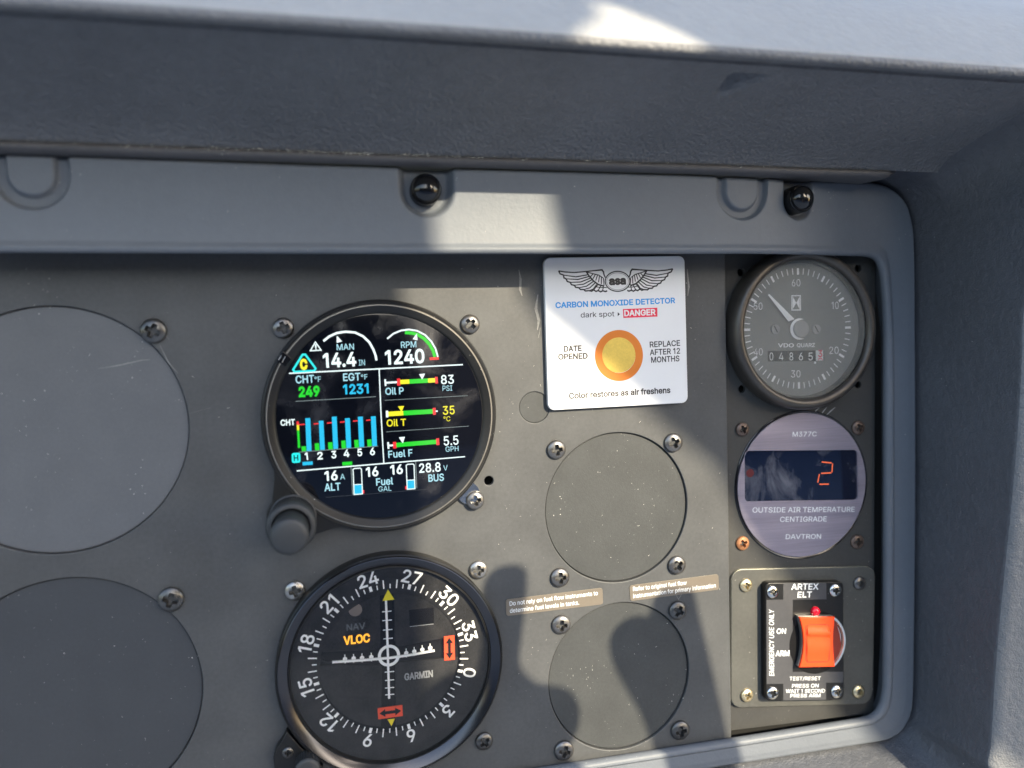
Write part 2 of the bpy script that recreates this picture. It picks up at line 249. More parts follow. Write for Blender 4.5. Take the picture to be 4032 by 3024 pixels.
's': (365, '182,-8 157,-7 133,-3 112,3 93,12 76,24 62,38 50,54 41,73 36,94 94,107 101,87 111,72 124,60 141,52 160,47 181,45 206,47 227,53 244,62 258,74 265,88 268,103 266,115 262,126 254,136 243,144 229,150 212,155 149,170 118,180 92,192 72,208 58,227 50,249 47,274 49,295 55,314 65,332 79,347 95,360 115,370 137,378 161,383 187,384 212,383 234,379 254,372 271,363 286,352 299,339 324,290 268,277 262,291 254,304 243,316 228,325 210,331 187,333 166,331 147,326 131,317 119,305 111,292 109,277 110,264 115,253 124,243 172,223 229,209 261,200 287,187 306,171 320,153 328,131 331,107 329,85 323,65 312,47 298,31 281,18 260,6 236,-2 210,-7'),
't': (227, '204,379 204,327 6,327 6,379|65,471 126,471 126,98 127,83 130,70 136,61 144,55 156,51 170,50 185,51 202,54 213,2 192,-3 168,-4 138,-1 113,7 92,21 77,41 68,64 65,93'),
'u': (410, '182,-5 158,-3 135,2 115,11 97,23 82,39 69,59 60,82 54,109 53,139 53,379 114,379 114,144 116,117 124,94 137,75 154,61 175,53 200,50 218,51 234,55 249,62 263,71 274,83 283,97 290,113 295,132 296,153 296,379 357,379 357,0 298,0 298,92 307,92 294,60 277,35 257,17 234,5 209,-3'),
'v': (389, '163,0 17,379 84,379 165,155 187,87 206,21 184,21 203,87 224,155 305,379 371,379 226,0'),
'w': (567, '138,0 23,379 87,379 133,214 154,137 175,41 165,41 186,135 206,214 252,379 316,379 362,214 382,136 402,41 391,41 413,135 434,214 480,379 545,379 429,0 368,0 319,172 305,225 291,280 277,338 291,338 277,280 263,225 248,172 199,0'),
'y': (389, '47,-139 61,-86 71,-87 104,-89 130,-74 151,-36 163,-1 17,379 84,379 165,155 187,87 206,21 184,21 202,87 224,155 305,379 371,379 204,-58 177,-107 139,-136 91,-145 65,-143'),
'°': (316, '158,283 138,285 119,290 101,298 84,310 70,324 59,340 50,358 45,377 43,397 45,418 50,437 59,455 70,472 84,486 101,497 119,506 138,511 158,513 179,511 198,506 216,497 232,486 246,472 257,455 266,437 271,418 273,397 271,377 266,358 257,340 246,324 232,310 216,298 198,290 179,285|158,334 190,343 213,366 222,397 213,430 190,453 158,462 126,453 103,430 95,397 103,366 126,343')}
from mathutils.geometry import delaunay_2d_cdt
def ink_mesh(outs, bold):
    # thicken the contours by bold (ink lies on one side of every contour), then triangulate what lies inside
    big = max(outs, key=lambda o: abs(sum(a[0] * b[1] - b[0] * a[1] for a, b in zip(o, o[1:] + o[:1]))))
    sg = 1 if sum(a[0] * b[1] - b[0] * a[1] for a, b in zip(big, big[1:] + big[:1])) > 0 else -1
    vs, es, loops = [], [], []
    for o in outs:
        n = len(o); q = []
        for i in range(n):
            p0, p, p2 = Vector(o[i - 1]), Vector(o[i]), Vector(o[(i + 1) % n])
            d1, d2 = (p - p0).normalized(), (p2 - p).normalized()
            n1, n2 = Vector((d1.y, -d1.x)) * sg, Vector((d2.y, -d2.x)) * sg
            m = n1 + n2
            m = m.normalized() if m.length > 1e-4 else n1
            q.append(p + m * (bold / max(.6, m.dot(n1))))
        loops.append(q); b = len(vs); vs += q; es += [(b + i, b + (i + 1) % n) for i in range(n)]
    V, _, T, *_r = delaunay_2d_cdt(vs, es, [], 0, 1e-6)
    def inside(c):
        r = 0
        for q in loops:
            for a, b in zip(q, q[1:] + q[:1]):
                if (a.y > c.y) != (b.y > c.y) and c.x < (b.x - a.x) * (c.y - a.y) / (b.y - a.y) + a.x: r += 1 if b.y > a.y else -1
        return r != 0
    F_ = []
    for t in T:
        a, b, c = (V[i] for i in t)
        if inside((a + b + c) / 3):
            F_.append(t if (b - a).cross(c - a) > 0 else list(reversed(t)))
    me = bpy.data.meshes.new('t'); me.from_pydata([(v.x, v.y, 0) for v in V], [], F_)
    return me
TXT = {}
def text_mesh(s, bold):
    k = (s, bold)
    if k not in TXT:
        outs = []; x = 0
        for ch in s:
            if ch == ' ': x += 188; continue
            adv, con = GLYPH[ch]
            for c in con.split('|'):
                outs.append([((x + int(a)) / 1000, int(b) / 1000) for a, b in (q.split(',') for q in c.split())])
            x += adv
        TXT[k] = ink_mesh(outs, bold)
    return TXT[k]
def ext(me, i):
    c = [q.co[i] for q in me.vertices]
    return min(c), max(c)
CAPH = ext(text_mesh('H', 0), 1)[1]
def text(mb, z, s, x0, y0, x1, y1, cap, h, mat, bold=0.0, shear=0.0):
    # the text's ink runs from (x0, y0) to (x1, y1) along its baseline; cap = capital height
    a = Vector(P(*z(x0, y0), h)); b = Vector(P(*z(x1, y1), h))
    me = text_mesh(s, bold); lo, hi = ext(me, 0)
    e = (b - a); L = e.length; e.normalize(); nrm = Vector((-e.y, e.x))
    sx = L / (hi - lo); sy = cap * z.s * mmpp(*z((x0 + x1) / 2, (y0 + y1) / 2), h) / CAPH
    def fn(c):
        q = a + e * ((c.x - lo) * sx + c.y * sy * shear) + nrm * (c.y * sy)
        return (q.x, q.y, h)
    mb.mesh(me, mat, fn)
def text_at(mb, c, s, cap, ang, h, mat, bold=0.0, wide=1.0):
    # centred text of capital height cap (mm), turned by ang
    me = text_mesh(s, bold); lo, hi = ext(me, 0)
    k = cap / CAPH; ca, sa = math.cos(ang), math.sin(ang)
    def fn(q):
        x = (q.x - (lo + hi) / 2) * k * wide; y = (q.y - CAPH / 2) * k
        return (c[0] + x * ca - y * sa, c[1] + x * sa + y * ca, h)
    mb.mesh(me, mat, fn)
def zl(mb, z, pts, wd, h, mat, closed=False):
    q = [P(*z(*p), h) for p in pts]
    k = z.s * mmpp(*z(*pts[0]), h)
    mb.stroke(q, [x * k for x in wd] if isinstance(wd, (list, tuple)) else wd * k, h, mat, closed)
def zp(mb, z, pts, h, mat):
    mb.poly([P(*z(*p), h) for p in pts], h, mat)
def zq(z, pts, h, r):
    return rrect([(*P(*z(*p), h), r) for p in pts])

# ------------------------------------------------------------------ materials
def mat(name, col, rough=.5, metal=0.0, spec=.5, emit=None, es=1.0, coat=0.0):
    m = bpy.data.materials.new(name); m.use_nodes = True
    b = m.node_tree.nodes['Principled BSDF']
    b.inputs['Base Color'].default_value = (*col, 1); b.inputs['Roughness'].default_value = rough
    b.inputs['Metallic'].default_value = metal; b.inputs['Specular IOR Level'].default_value = spec
    b.inputs['Coat Weight'].default_value = coat
    if emit:
        b.inputs['Emission Color'].default_value = (*emit, 1); b.inputs['Emission Strength'].default_value = es
    return m
def nd(m, t, **k):
    n = m.node_tree.nodes.new(t)
    for a, v in k.items():
        if a in n.inputs: n.inputs[a].default_value = v
        else: setattr(n, a, v)
    return n
def coords(m, sc=(1, 1, 1), rz=0):
    tc = nd(m, 'ShaderNodeTexCoord'); mp = nd(m, 'ShaderNodeMapping'); mp.inputs['Scale'].default_value = sc
    g = nd(m, 'ShaderNodeNewGeometry')
    m.node_tree.links.new(g.outputs['Position'], mp.inputs['Vector'])
    return mp.outputs[0]
def noisy(m, scale=300, amt=.25, bump=.0, bscale=2500, bdist=.0002, rvar=.1, specks=0.0, speckscale=900, speckcol=(.6, .58, .54), stretch=(1, 1, 1), vor=0.0, vscale=900):
    """grain, wear, dust and bump for a surface"""
    t = m.node_tree; L = t.links; b = t.nodes['Principled BSDF']
    base = tuple(b.inputs['Base Color'].default_value)
    v = coords(m, stretch)
    n = nd(m, 'ShaderNodeTexNoise', Scale=scale, Detail=6.0, Roughness=.65); L.new(v, n.inputs['Vector'])
    n2 = nd(m, 'ShaderNodeTexNoise', Scale=scale * .08, Detail=4.0); L.new(v, n2.inputs['Vector'])
    ad = nd(m, 'ShaderNodeMath', operation='ADD'); L.new(n.outputs['Fac'], ad.inputs[0]); L.new(n2.outputs['Fac'], ad.inputs[1])
    mr = nd(m, 'ShaderNodeMapRange'); mr.inputs['From Min'].default_value = .6; mr.inputs['From Max'].default_value = 1.4
    mr.inputs['To Min'].default_value = 1 - amt; mr.inputs['To Max'].default_value = 1 + amt
    L.new(ad.outputs[0], mr.inputs['Value'])
    mx = nd(m, 'ShaderNodeMix', data_type='RGBA', blend_type='MULTIPLY'); mx.inputs['Factor'].default_value = 1
    mx.inputs[6].default_value = base; L.new(mr.outputs[0], mx.inputs[7])
    colout = mx.outputs[2]
    if specks:
        s = nd(m, 'ShaderNodeTexNoise', Scale=speckscale, Detail=1.0); L.new(v, s.inputs['Vector'])
        s2 = nd(m, 'ShaderNodeTexNoise', Scale=60.0, Detail=2.0); L.new(v, s2.inputs['Vector'])
        a2 = nd(m, 'ShaderNodeMath', operation='MULTIPLY_ADD'); L.new(s2.outputs['Fac'], a2.inputs[0]); a2.inputs[1].default_value = .3; L.new(s.outputs['Fac'], a2.inputs[2])
        r = nd(m, 'ShaderNodeMapRange'); r.inputs['From Min'].default_value = specks; r.inputs['From Max'].default_value = specks + .05
        L.new(a2.outputs[0], r.inputs['Value'])
        m2 = nd(m, 'ShaderNodeMix', data_type='RGBA'); L.new(r.outputs[0], m2.inputs['Factor']); L.new(colout, m2.inputs[6]); m2.inputs[7].default_value = (*speckcol, 1)
        colout = m2.outputs[2]
    L.new(colout, b.inputs['Base Color'])
    if rvar:
        r0 = b.inputs['Roughness'].default_value
        rr = nd(m, 'ShaderNodeMapRange'); rr.inputs['To Min'].default_value = max(.02, r0 - rvar); rr.inputs['To Max'].default_value = r0 + rvar
        L.new(n2.outputs['Fac'], rr.inputs['Value']); L.new(rr.outputs[0], b.inputs['Roughness'])
    if bump:
        bn = nd(m, 'ShaderNodeTexNoise', Scale=bscale, Detail=3.0); L.new(v, bn.inputs['Vector'])
        src = bn.outputs['Fac']
        if vor:
            vn = nd(m, 'ShaderNodeTexVoronoi', Scale=vscale, feature='SMOOTH_F1'); 
            wv = nd(m, 'ShaderNodeTexNoise', Scale=vscale * .5, Detail=2.0); L.new(v, wv.inputs['Vector'])
            mv = nd(m, 'ShaderNodeMix', data_type='VECTOR'); mv.inputs['Factor'].default_value = .004
            va = nd(m, 'ShaderNodeVectorMath', operation='MULTIPLY_ADD'); L.new(wv.outputs['Color'], va.inputs[0]); va.inputs[1].default_value = (1 / vscale,) * 3; L.new(v, va.inputs[2])
            L.new(va.outputs[0], vn.inputs['Vector'])
            ma = nd(m, 'ShaderNodeMath', operation='MULTIPLY_ADD'); L.new(vn.outputs['Distance'], ma.inputs[0]); ma.inputs[1].default_value = vor; L.new(src, ma.inputs[2])
            src = ma.outputs[0]
        bp = nd(m, 'ShaderNodeBump'); bp.inputs['Strength'].default_value = bump; bp.inputs['Distance'].default_value = bdist
        L.new(src, bp.inputs['Height']); L.new(bp.outputs[0], b.inputs['Normal'])
    return m
def glass(name, dust=0.0, dustcol=(.5, .5, .47), tint=(1, 1, 1), ior=1.5, rough=.03):
    m = bpy.data.materials.new(name); m.use_nodes = True
    t = m.node_tree; t.nodes.clear(); L = t.links
    out = t.nodes.new('ShaderNodeOutputMaterial')
    tr = t.nodes.new('ShaderNodeBsdfTransparent'); tr.inputs[0].default_value = (*tint, 1)
    gl = t.nodes.new('ShaderNodeBsdfGlossy'); gl.inputs['Roughness'].default_value = rough
    fr = t.nodes.new('ShaderNodeFresnel'); fr.inputs[0].default_value = ior
    m1 = t.nodes.new('ShaderNodeMixShader'); L.new(fr.outputs[0], m1.inputs[0]); L.new(tr.outputs[0], m1.inputs[1]); L.new(gl.outputs[0], m1.inputs[2])
    last = m1
    if dust:
        df = t.nodes.new('ShaderNodeBsdfDiffuse'); df.inputs[0].default_value = (*dustcol, 1)
        g = t.nodes.new('ShaderNodeNewGeometry')
        n = t.nodes.new('ShaderNodeTexNoise'); n.inputs['Scale'].default_value = 45; n.inputs['Detail'].default_value = 5; L.new(g.outputs['Position'], n.inputs['Vector'])
        r = t.nodes.new('ShaderNodeMapRange'); r.inputs['From Min'].default_value = .3; r.inputs['From Max'].default_value = .75; r.inputs['To Min'].default_value = dust * .8; r.inputs['To Max'].default_value = dust * 1.2
        L.new(n.outputs['Fac'], r.inputs['Value'])
        m2 = t.nodes.new('ShaderNodeMixShader'); L.new(r.outputs[0], m2.inputs[0]); L.new(m1.outputs[0], m2.inputs[1]); L.new(df.outputs[0], m2.inputs[2])
        last = m2
    L.new(last.outputs[0], out.inputs[0])
    return m

M = {}
M['panel'] = noisy(mat('panel_paint', (0.0605, 0.0624, 0.0638), 0.46, spec=0.32), 700, .22, .22, 2600, .00012, .06, specks=.95, speckscale=1500)
M['cover'] = noisy(mat('cover_paint', (0.0420, 0.0446, 0.0453), 0.55, spec=0.3), 900, .2, .3, 2400, .00014, .05, specks=.945, speckscale=1500)
M['coverleft'] = noisy(mat('smooth_cover_paint', (0.0944, 0.0980, 0.1050), 0.5, spec=0.35), 900, .10, .25, 2400, .00012, .05, specks=.945, speckscale=1500)  # paler base puts the smooth paint's sheen into the colour
M['coverdark'] = noisy(mat('dark_cover_paint', (0.0408, 0.0442, 0.0493), 0.5, spec=.3), 900, .10, .25, 2400, .00012, .05, specks=.945, speckscale=1500)
M['sub'] = noisy(mat('side_plate_paint', (0.0427, 0.0427, 0.0412), 0.5, spec=0.25), 700, .15, .22, 2400, .00012, .06, specks=.955, speckscale=1500)
M['trim'] = noisy(mat('grey_trim_plastic', (0.1162, 0.1289, 0.1478), 0.48, spec=0.28), 300, .07, .25, 900, .0003, .05, specks=.965, speckscale=1600)
M['leather'] = noisy(mat('charcoal_leatherette', (0.1349, 0.1369, 0.1429), 0.48), 250, .22, .8, 1500, .00045, .05, specks=.955, speckscale=1500, vor=1.4, vscale=850)
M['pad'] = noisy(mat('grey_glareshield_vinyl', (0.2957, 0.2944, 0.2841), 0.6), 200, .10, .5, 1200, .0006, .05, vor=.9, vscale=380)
M['piping'] = noisy(mat('worn_piping', (0.0864, 0.0814, 0.0814), .6), 500, .2, .3, 2000, .0003, .05, specks=.945, speckscale=1500)
M['dust'] = mat('lint', (.6, .58, .52), .9)
M['side'] = noisy(mat('side_moulding_vinyl', (0.0726, 0.0774, 0.0890), 0.5), 250, .18, .7, 1500, .00045, .05, specks=.955, speckscale=1500, vor=.9, vscale=420)
M['edge'] = noisy(mat('skylit_edge_vinyl', (0.1392, 0.1450, 0.1508), 0.55), 250, .14, .8, 1500, .0006, .05, vor=.9, vscale=420)  # moulding vinyl made paler: skylight on the bulge put into its colour
M['black'] = noisy(mat('black_metal', (0.0090, 0.0090, 0.0090), 0.35, spec=0.3), 600, .2, .1, 3000, .0001, .08, specks=.96, speckscale=1700)
M['gloss'] = mat('gloss_black', (.006, .006, .007), .12)
M['bezel'] = noisy(mat('anodised_bezel', (0.0105, 0.0105, 0.0105), 0.36, .0, spec=0.3), 800, .2, .12, 3000, .0001, .06, specks=.95, speckscale=1700)
M['bezeledge'] = mat('highlit_bezel_edge', (.30, .28, .25), .33, .85)  # brighter metal paints the chamfer's thin highlight onto the lip
M['hsiring'] = mat('polished_black_ring', (0.0594, 0.0594, 0.0648), 0.2, .9)
M['screen'] = mat('screen_glass', (.003, .0035, .006), .07, spec=.5)
def smudge_glare(m, lo, hi, scale, f0, f1, sc=(1, 1, 1)):
    t = m.node_tree; b = t.nodes['Principled BSDF']; v = coords(m, sc)
    n = nd(m, 'ShaderNodeTexNoise', Scale=scale, Detail=5.0, Roughness=.6, Distortion=.6); t.links.new(v, n.inputs['Vector'])
    r = nd(m, 'ShaderNodeMapRange'); r.inputs['From Min'].default_value = f0; r.inputs['From Max'].default_value = f1; t.links.new(n.outputs['Fac'], r.inputs['Value'])
    mx = nd(m, 'ShaderNodeMix', data_type='RGBA'); t.links.new(r.outputs[0], mx.inputs['Factor']); mx.inputs[6].default_value = (*lo, 1); mx.inputs[7].default_value = (*hi, 1)
    t.links.new(mx.outputs[2], b.inputs['Base Color'])
    r2 = nd(m, 'ShaderNodeMapRange'); r2.inputs['From Min'].default_value = f0; r2.inputs['From Max'].default_value = f1; r2.inputs['To Min'].default_value = .05; r2.inputs['To Max'].default_value = .3
    t.links.new(n.outputs['Fac'], r2.inputs['Value']); t.links.new(r2.outputs[0], b.inputs['Roughness'])
smudge_glare(M['screen'], (.003, .0035, .006), (.028, .028, .032), 42, .5, .72)
M['knob'] = noisy(mat('rubber_knob', (0.0256, 0.0272, 0.0289), 0.5), 900, .15, .2, 2600, .0001, .05)
M['steel'] = noisy(mat('steel_screw', (0.3150, 0.3000, 0.2775), 0.28, .9), 900, .3, 0, rvar=.1)
M['darkscrew'] = noisy(mat('blackened_screw', (.10, .098, .095), .30, .75), 900, .35, 0, rvar=.1)
M['midscrew'] = noisy(mat('worn_grey_screw', (0.1560, 0.1500, 0.1440), 0.3, .85), 900, .35, 0, rvar=.1)
M['rust'] = noisy(mat('rusty_screw', (.30, .13, .055), .55, .3), 900, .6, .3, 2500, .0002, .1)
M['rustdark'] = noisy(mat('dark_rusty_screw', (.10, .07, .055), .4, .5), 900, .6, 0, rvar=.1)
M['brass'] = noisy(mat('yellowed_screw', (.62, .53, .34), .30, .9), 900, .25, 0, rvar=.1)
M['chrome'] = noisy(mat('bright_screw', (.62, .61, .58), .18, 1.0), 900, .2, 0, rvar=.06)
M['hole'] = mat('dark_hole', (.004, .004, .004), .9)  # near-black stands in for the unlit depth behind holes and gaps
M['white'] = mat('white_print', (.72, .74, .74), .6)
M['grey'] = mat('faded_print', (.30, .31, .32), .6)
M['dialwhite'] = mat('dial_white', (.90, .91, .91), .55)
E = lambda n, c, s=1.0: mat(n, (.01, .01, .01), .3, emit=c, es=s)
M['e_white'] = E('lit_white', (.78, .92, .92), 0.367)
M['e_pale'] = E('lit_pale_blue', (.38, .70, .80), 0.343)
M['e_cyan'] = E('lit_cyan', (.01, .62, .62), 0.414)
M['e_blue'] = E('lit_blue', (.008, .42, .68), 0.367)
M['e_green'] = E('lit_green', (.004, .55, .01), 0.367)
M['e_yellow'] = E('lit_yellow', (.80, .72, .01), 0.367)
M['e_red'] = E('lit_red', (.80, .02, .025), 0.367)
M['e_grey'] = E('lit_grey', (.25, .32, .32), 0.266)
M['e_dim'] = E('lit_dim', (.06, .07, .08), 0.237)
M['e_amber'] = E('lit_amber', (.95, .40, .02), 0.444)
M['e_orange'] = E('lit_segment', (.95, .16, .05), 0.296)
M['card'] = noisy(mat('white_card', (0.6660, 0.6660, 0.6660), 0.35), 200, .02, 0, rvar=.04)
M['ink'] = mat('black_ink', (.018, .016, .018), .5)
M['blueink'] = mat('blue_ink', (0.0180, 0.2520, 0.5940), .5)
M['redink'] = mat('red_ink', (.70, .01, .05), .5)
M['orangeink'] = mat('orange_ring', (0.5950, 0.1615, 0.0085), .5)
M['spot'] = noisy(mat('yellow_spot', (.66, .45, .08), .7), 1500, .18, .2, 2500, .0001)
M['dial'] = noisy(mat('hour_dial', (0.1920, 0.1944, 0.1880), 0.6, spec=0.1), 400, .15, 0)
M['dialgrey'] = mat('dial_hub_grey', (0.3000, 0.3000, 0.2900), 0.5)
M['hourbezel'] = noisy(mat('hour_meter_bezel', (0.0714, 0.0632, 0.0551), 0.36, .5), 700, .2, .1, 2600, .0001, .06)
M['hourglass'] = glass('dusty_glass', .14, (.76, .74, .66))  # dust film that also stands in for milky reflections on the glass
M['clear'] = glass('clear_glass', .002, (.5, .5, .5))
M['face'] = noisy(mat('speckled_black_face', (0.0234, 0.0234, 0.0242), 0.6, spec=0.12), 1800, .7, .2, 2500, .0001)
M['channel'] = mat('deep_black', (0.0060, 0.0060, 0.0070), 0.6, spec=0.1)
M['yellow'] = mat('yellow_pointer', (.80, .68, .0), .5)
M['flag'] = mat('red_flag', (.78, .07, .015), .5)
M['amberspot'] = mat('lamp_lens', (.17, .14, .12), .35)
M['purple'] = noisy(mat('brushed_violet_plate', (0.2850, 0.2550, 0.3050), 0.36, .5), 500, .22, .12, 900, .0001, .1, stretch=(.12, 1, 5))
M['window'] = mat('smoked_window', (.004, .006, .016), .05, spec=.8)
smudge_glare(M['window'], (.004, .006, .018), (.17, .17, .19), 60, .5, .78, (1, 1, .55))  # pale film stands in for reflected window-light streaks as well as smudges
M['deadlamp'] = mat('unlit_red_lamp', (.09, .012, .014), .3)
M['clip'] = mat('pale_clip', (0.2520, 0.2450, 0.2520), .5)
M['cheek'] = mat('shaded_orange_plastic', (.20, .02, .006), .3)  # orange plastic darkened: the shade on the cheek is in its colour
M['groove'] = mat('orange_groove', (.25, .02, .004), .5)
M['nickel'] = mat('polished_switch_side', (0.7500, 0.7200, 0.6750), 0.3, .9)
M['orange'] = noisy(mat('orange_plastic', (0.7400, 0.0550, 0.0050), 0.38), 300, .05, 0, rvar=.04)
M['led'] = mat('red_lens', (.55, .003, .02), .06, coat=.6)
M['sticker'] = noisy(mat('black_foil_label', (0.0490, 0.0490, 0.0518), .4), 600, .15, 0)
M['eltplate'] = noisy(mat('switch_plate_paint', (0.0695, 0.0695, 0.0631), 0.42, spec=0.3), 700, .2, .2, 2400, .0001, .06, specks=.95, speckscale=1500)
M['plateedge'] = mat('bare_plate_edge', (.36, .35, .28), .4, .6)
M['placard'] = noisy(mat('bronze_placard', (0.1620, 0.1377, 0.1080), 0.36, .25), 700, .08, 0)
M['cabin'] = noisy(mat('cabin_lining', (.22, .22, .22), .8), 40, .1, 0)
M['floor'] = mat('bounce_floor_blue', (0.1485, 0.1890, 0.2565), .9); M['rear'] = mat('dark_reflection_wall', (.03, .032, .04), .9)
M['skin'] = mat('skin', (.45, .26, .18), .5)
M['phone'] = mat('phone_body', (.02, .02, .022), .3)

# ------------------------------------------------------------------ cabin window frame (behind the viewer, shapes the patch of sun)
HW = 820.0
lit = [(1760, 640), (1735, 765), (1600, 880), (1556, 1000), (1560, 1157), (1600, 1900), (1640, 2500), (1680, 3300), (3760, 3330), (3520, 3010), (3385, 2860), (3330, 2770), (3275, 2690), (3250, 2580), (3225, 2430), (3150, 2290), (3000, 2090), (2830, 1815), (2560, 1590), (2140, 1235), (2070, 1130), (2045, 980), (2030, 880), (1960, 765), (1850, 640)]
hole = [(u + SA * HW, v + SB * HW) for u, v in (P(x, y) for x, y in lit)]
mb = MB(); mb.off = W(SA * HW + 60, SB * HW - 40, HW)
add_plate(mb, [rrect([(SA * HW - 300, SB * HW - 300, 40), (SA * HW + 420, SB * HW - 300, 40), (SA * HW + 420, SB * HW + 200, 40), (SA * HW - 300, SB * HW + 200, 40)]), hole], HW - 6, HW + 6, 2, M['cabin'])
o = mb.build('cabin_window_frame')
tag(o, 'grey cabin wall with a window opening behind the viewer, shading the panel', 'window frame')

# unseen floor and rear wall, added for bounce light and dark reflections
def slab(name, lo, hi, m, label, cat):
    me = bpy.data.meshes.new(name)
    vs = [(x, y, z) for x in (lo[0], hi[0]) for y in (lo[1], hi[1]) for z in (lo[2], hi[2])]
    me.from_pydata(vs, [], [(0, 1, 3, 2), (4, 6, 7, 5), (0, 4, 5, 1), (2, 3, 7, 6), (0, 2, 6, 4), (1, 5, 7, 3)])
    me.materials.append(m); o = bpy.data.objects.new(name, me); COL.objects.link(o)
    return tag(o, label, cat, kind='structure')
slab('added_cabin_floor', (-3.0, -4.2, -.75), (3.6, -.02, -.70), M['floor'], 'unseen blue-grey floor added below the panel to bounce light', 'floor')
slab('added_rear_wall', (-3.4, -4.3, -.75), (4.6, -4.2, .62), M['rear'], 'unseen dark wall added behind the viewer for dark reflections', 'wall')
# ------------------------------------------------------------------ main panel
covers = []   # centre, radius
vt, vb = P(250, 1203)[1], P(270, 2179)[1]; r1 = (vt - vb) / 2; cu1 = (P(746, 1690)[0] - r1, (vt + vb) / 2)
rl = r1; cl1 = (P(800, 2721)[0] - rl, P(310, 2271)[1] - rl)
cu2, r2 = circ(ZP, 2147, 2706, 1699, 2297, 0)
cl2, r3 = circ(ZP, 2165, 2708, 2374, 2952, 0)
r2 = r3 = (r2 + r3) / 2
pc = P(2105, 1604); pr = 5.9
sh = P(1925, 1893)
tl, tr, br, bl = P(-420, 860), P(2853, 860), P(2882, 3060), P(-420, 3560)
mb = MB()
outl = rrect([(*tl, 1), (*tr, .5), (*br, 3.0), (*bl, 1)])
add_plate(mb, [outl, circle(cu1, r1), circle(cl1, rl), circle(cu2, r2), circle(cl2, r3), circle(pc, pr, 48), circle(sh, 1.75, 32)], -2.4, 0, .3, M['panel'])
# scuffs in the paint
panel = mb.build('instrument_panel')
M['scuff'] = noisy(mat('pale_scuff', (0.1836, 0.1815, 0.1728), 0.6), 900, .5, 0, rvar=0)
for pts, wd in (([(2043, 1062), (2050, 1100), (2048, 1140), (2056, 1165)], 9), ([(2118, 1160), (2110, 1215), (2122, 1262), (2116, 1300)], 11), ([(2128, 1290), (2120, 1330)], 7), ([(2706, 1060), (2712, 1130), (2708, 1165)], 8),
                ([(590, 1250), (640, 1300), (664, 1335)], 4), ([(630, 1360), (662, 1425), (700, 1470)], 4), ([(740, 1630), (830, 1605)], 2), ([(2600, 2290), (2625, 2330), (2600, 2345)], 2), ([(2650, 2320), (2672, 2360), (2690, 2330)], 2)):
    mb = MB(); zl(mb, ZP, pts, [wd * .3] + [wd] * (len(pts) - 2) + [wd * .25], .02, M['scuff']); mb.build('scuff', panel)
tag(panel, 'matte dark grey metal panel carrying the large round engine display and course indicator', 'panel')
# black cup standing in for the dark depth behind the small hole
mb = MB(); mb.lathe(sh, [(3.2, -2.5), (3.2, -5), (0, -5)], M['hole'], 32); mb.build('hole_backing', panel)

# screws ------------------------------------------------------------
SCREW = {}
def screw_mesh(key, m, hexed=False):
    if (key, hexed) in SCREW: return SCREW[(key, hexed)]
    mb = MB(); rings = 30; seg = 80
    rows = []
    rr = [1.0, 1.0, .985] + [1 - i / rings for i in range(1, rings)] + [.001]
    for i, r in enumerate(rr):
        row = []
        for s in range(seg):
            a = 2 * math.pi * s / seg; x, y = r * math.cos(a), r * math.sin(a)
            if i == 0: h = 0
            elif i == 1: h = .16
            else: h = .16 + .40 * math.sqrt(max(0, 1 - r * r * .97))
            if i > 2:
                if hexed:
                    k = max(abs(x), abs(y)); d = 1 if k < .36 else max(0, 1 - (k - .36) / .05)
                else:
                    def arm(p, q):
                        hw = .17 - .05 * abs(q) / .5
                        ex = max(0, (abs(p) - hw) / .07); ey = max(0, (abs(q) - .50) / .08)
                        return max(0, 1 - max(ex, ey))
                    d = max(arm(x, y), arm(y, x))
                    d = max(d, max(0, min(1, (.30 - r) / .08)))
                h -= .62 * min(1, d)
            row.append((x, y, h))
        rows.append(row)
    mb.grid(rows, m, closed=True)
    o = mb.build('tmp', sharp=40)
    me = o.data; bpy.data.objects.remove(o); me.name = 'screw'
    SCREW[(key, hexed)] = me
    return me
def screw(parent, x, y, rpx, key, h=0.0, z=ZP, hexed=False):
    me = screw_mesh(key, M[key], hexed)
    u, v = P(*z(x, y), h + 1); r = rpx * z.s * mmpp(*z(x, y), h + 1)
    o = bpy.data.objects.new('screw', me); COL.objects.link(o)
    o.parent = parent; o.scale = (r, r, r)
    o.location = W(u, v, h) - ROOT[parent.name]
    o.rotation_euler = (0, random.uniform(-.8, .8), 0)
    # tip it a hair
    o.rotation_euler.x = random.uniform(-.05, .05); o.rotation_euler.z = random.uniform(-.05, .05)
    return o

mb = MB()
for i in range(270):
    if i < 170: x, y = random.uniform(1950, 2860), random.uniform(1150, 2950)
    else: x, y = random.uniform(20, 2860), random.uniform(1030, 2950)
    if math.hypot(x - 1490, y - 1640) < 480 or math.hypot(x - 1530, y - 2630) < 470: continue
    u, v = P(x, y); hh = .03
    for cc_, rr_ in ((cu1, r1), (cl1, rl), (cu2, r2), (cl2, r3)):
        q = math.hypot(u - cc_[0], v - cc_[1])
        if q < rr_ - .6: hh = -.97
        elif q < rr_ + .6: hh = None; break
    if hh is None: continue
    a = random.uniform(0, math.pi); l = random.uniform(.03, .09) if random.random() < .88 else random.uniform(.2, .5); wd = random.uniform(.04, .09)
    mb.stroke([(u - math.cos(a) * l, v - math.sin(a) * l), (u + math.cos(a) * l, v + math.sin(a) * l)], wd, hh, M['dust'])
o = mb.build('dust', panel, smooth=False); o['kind'] = 'stuff'
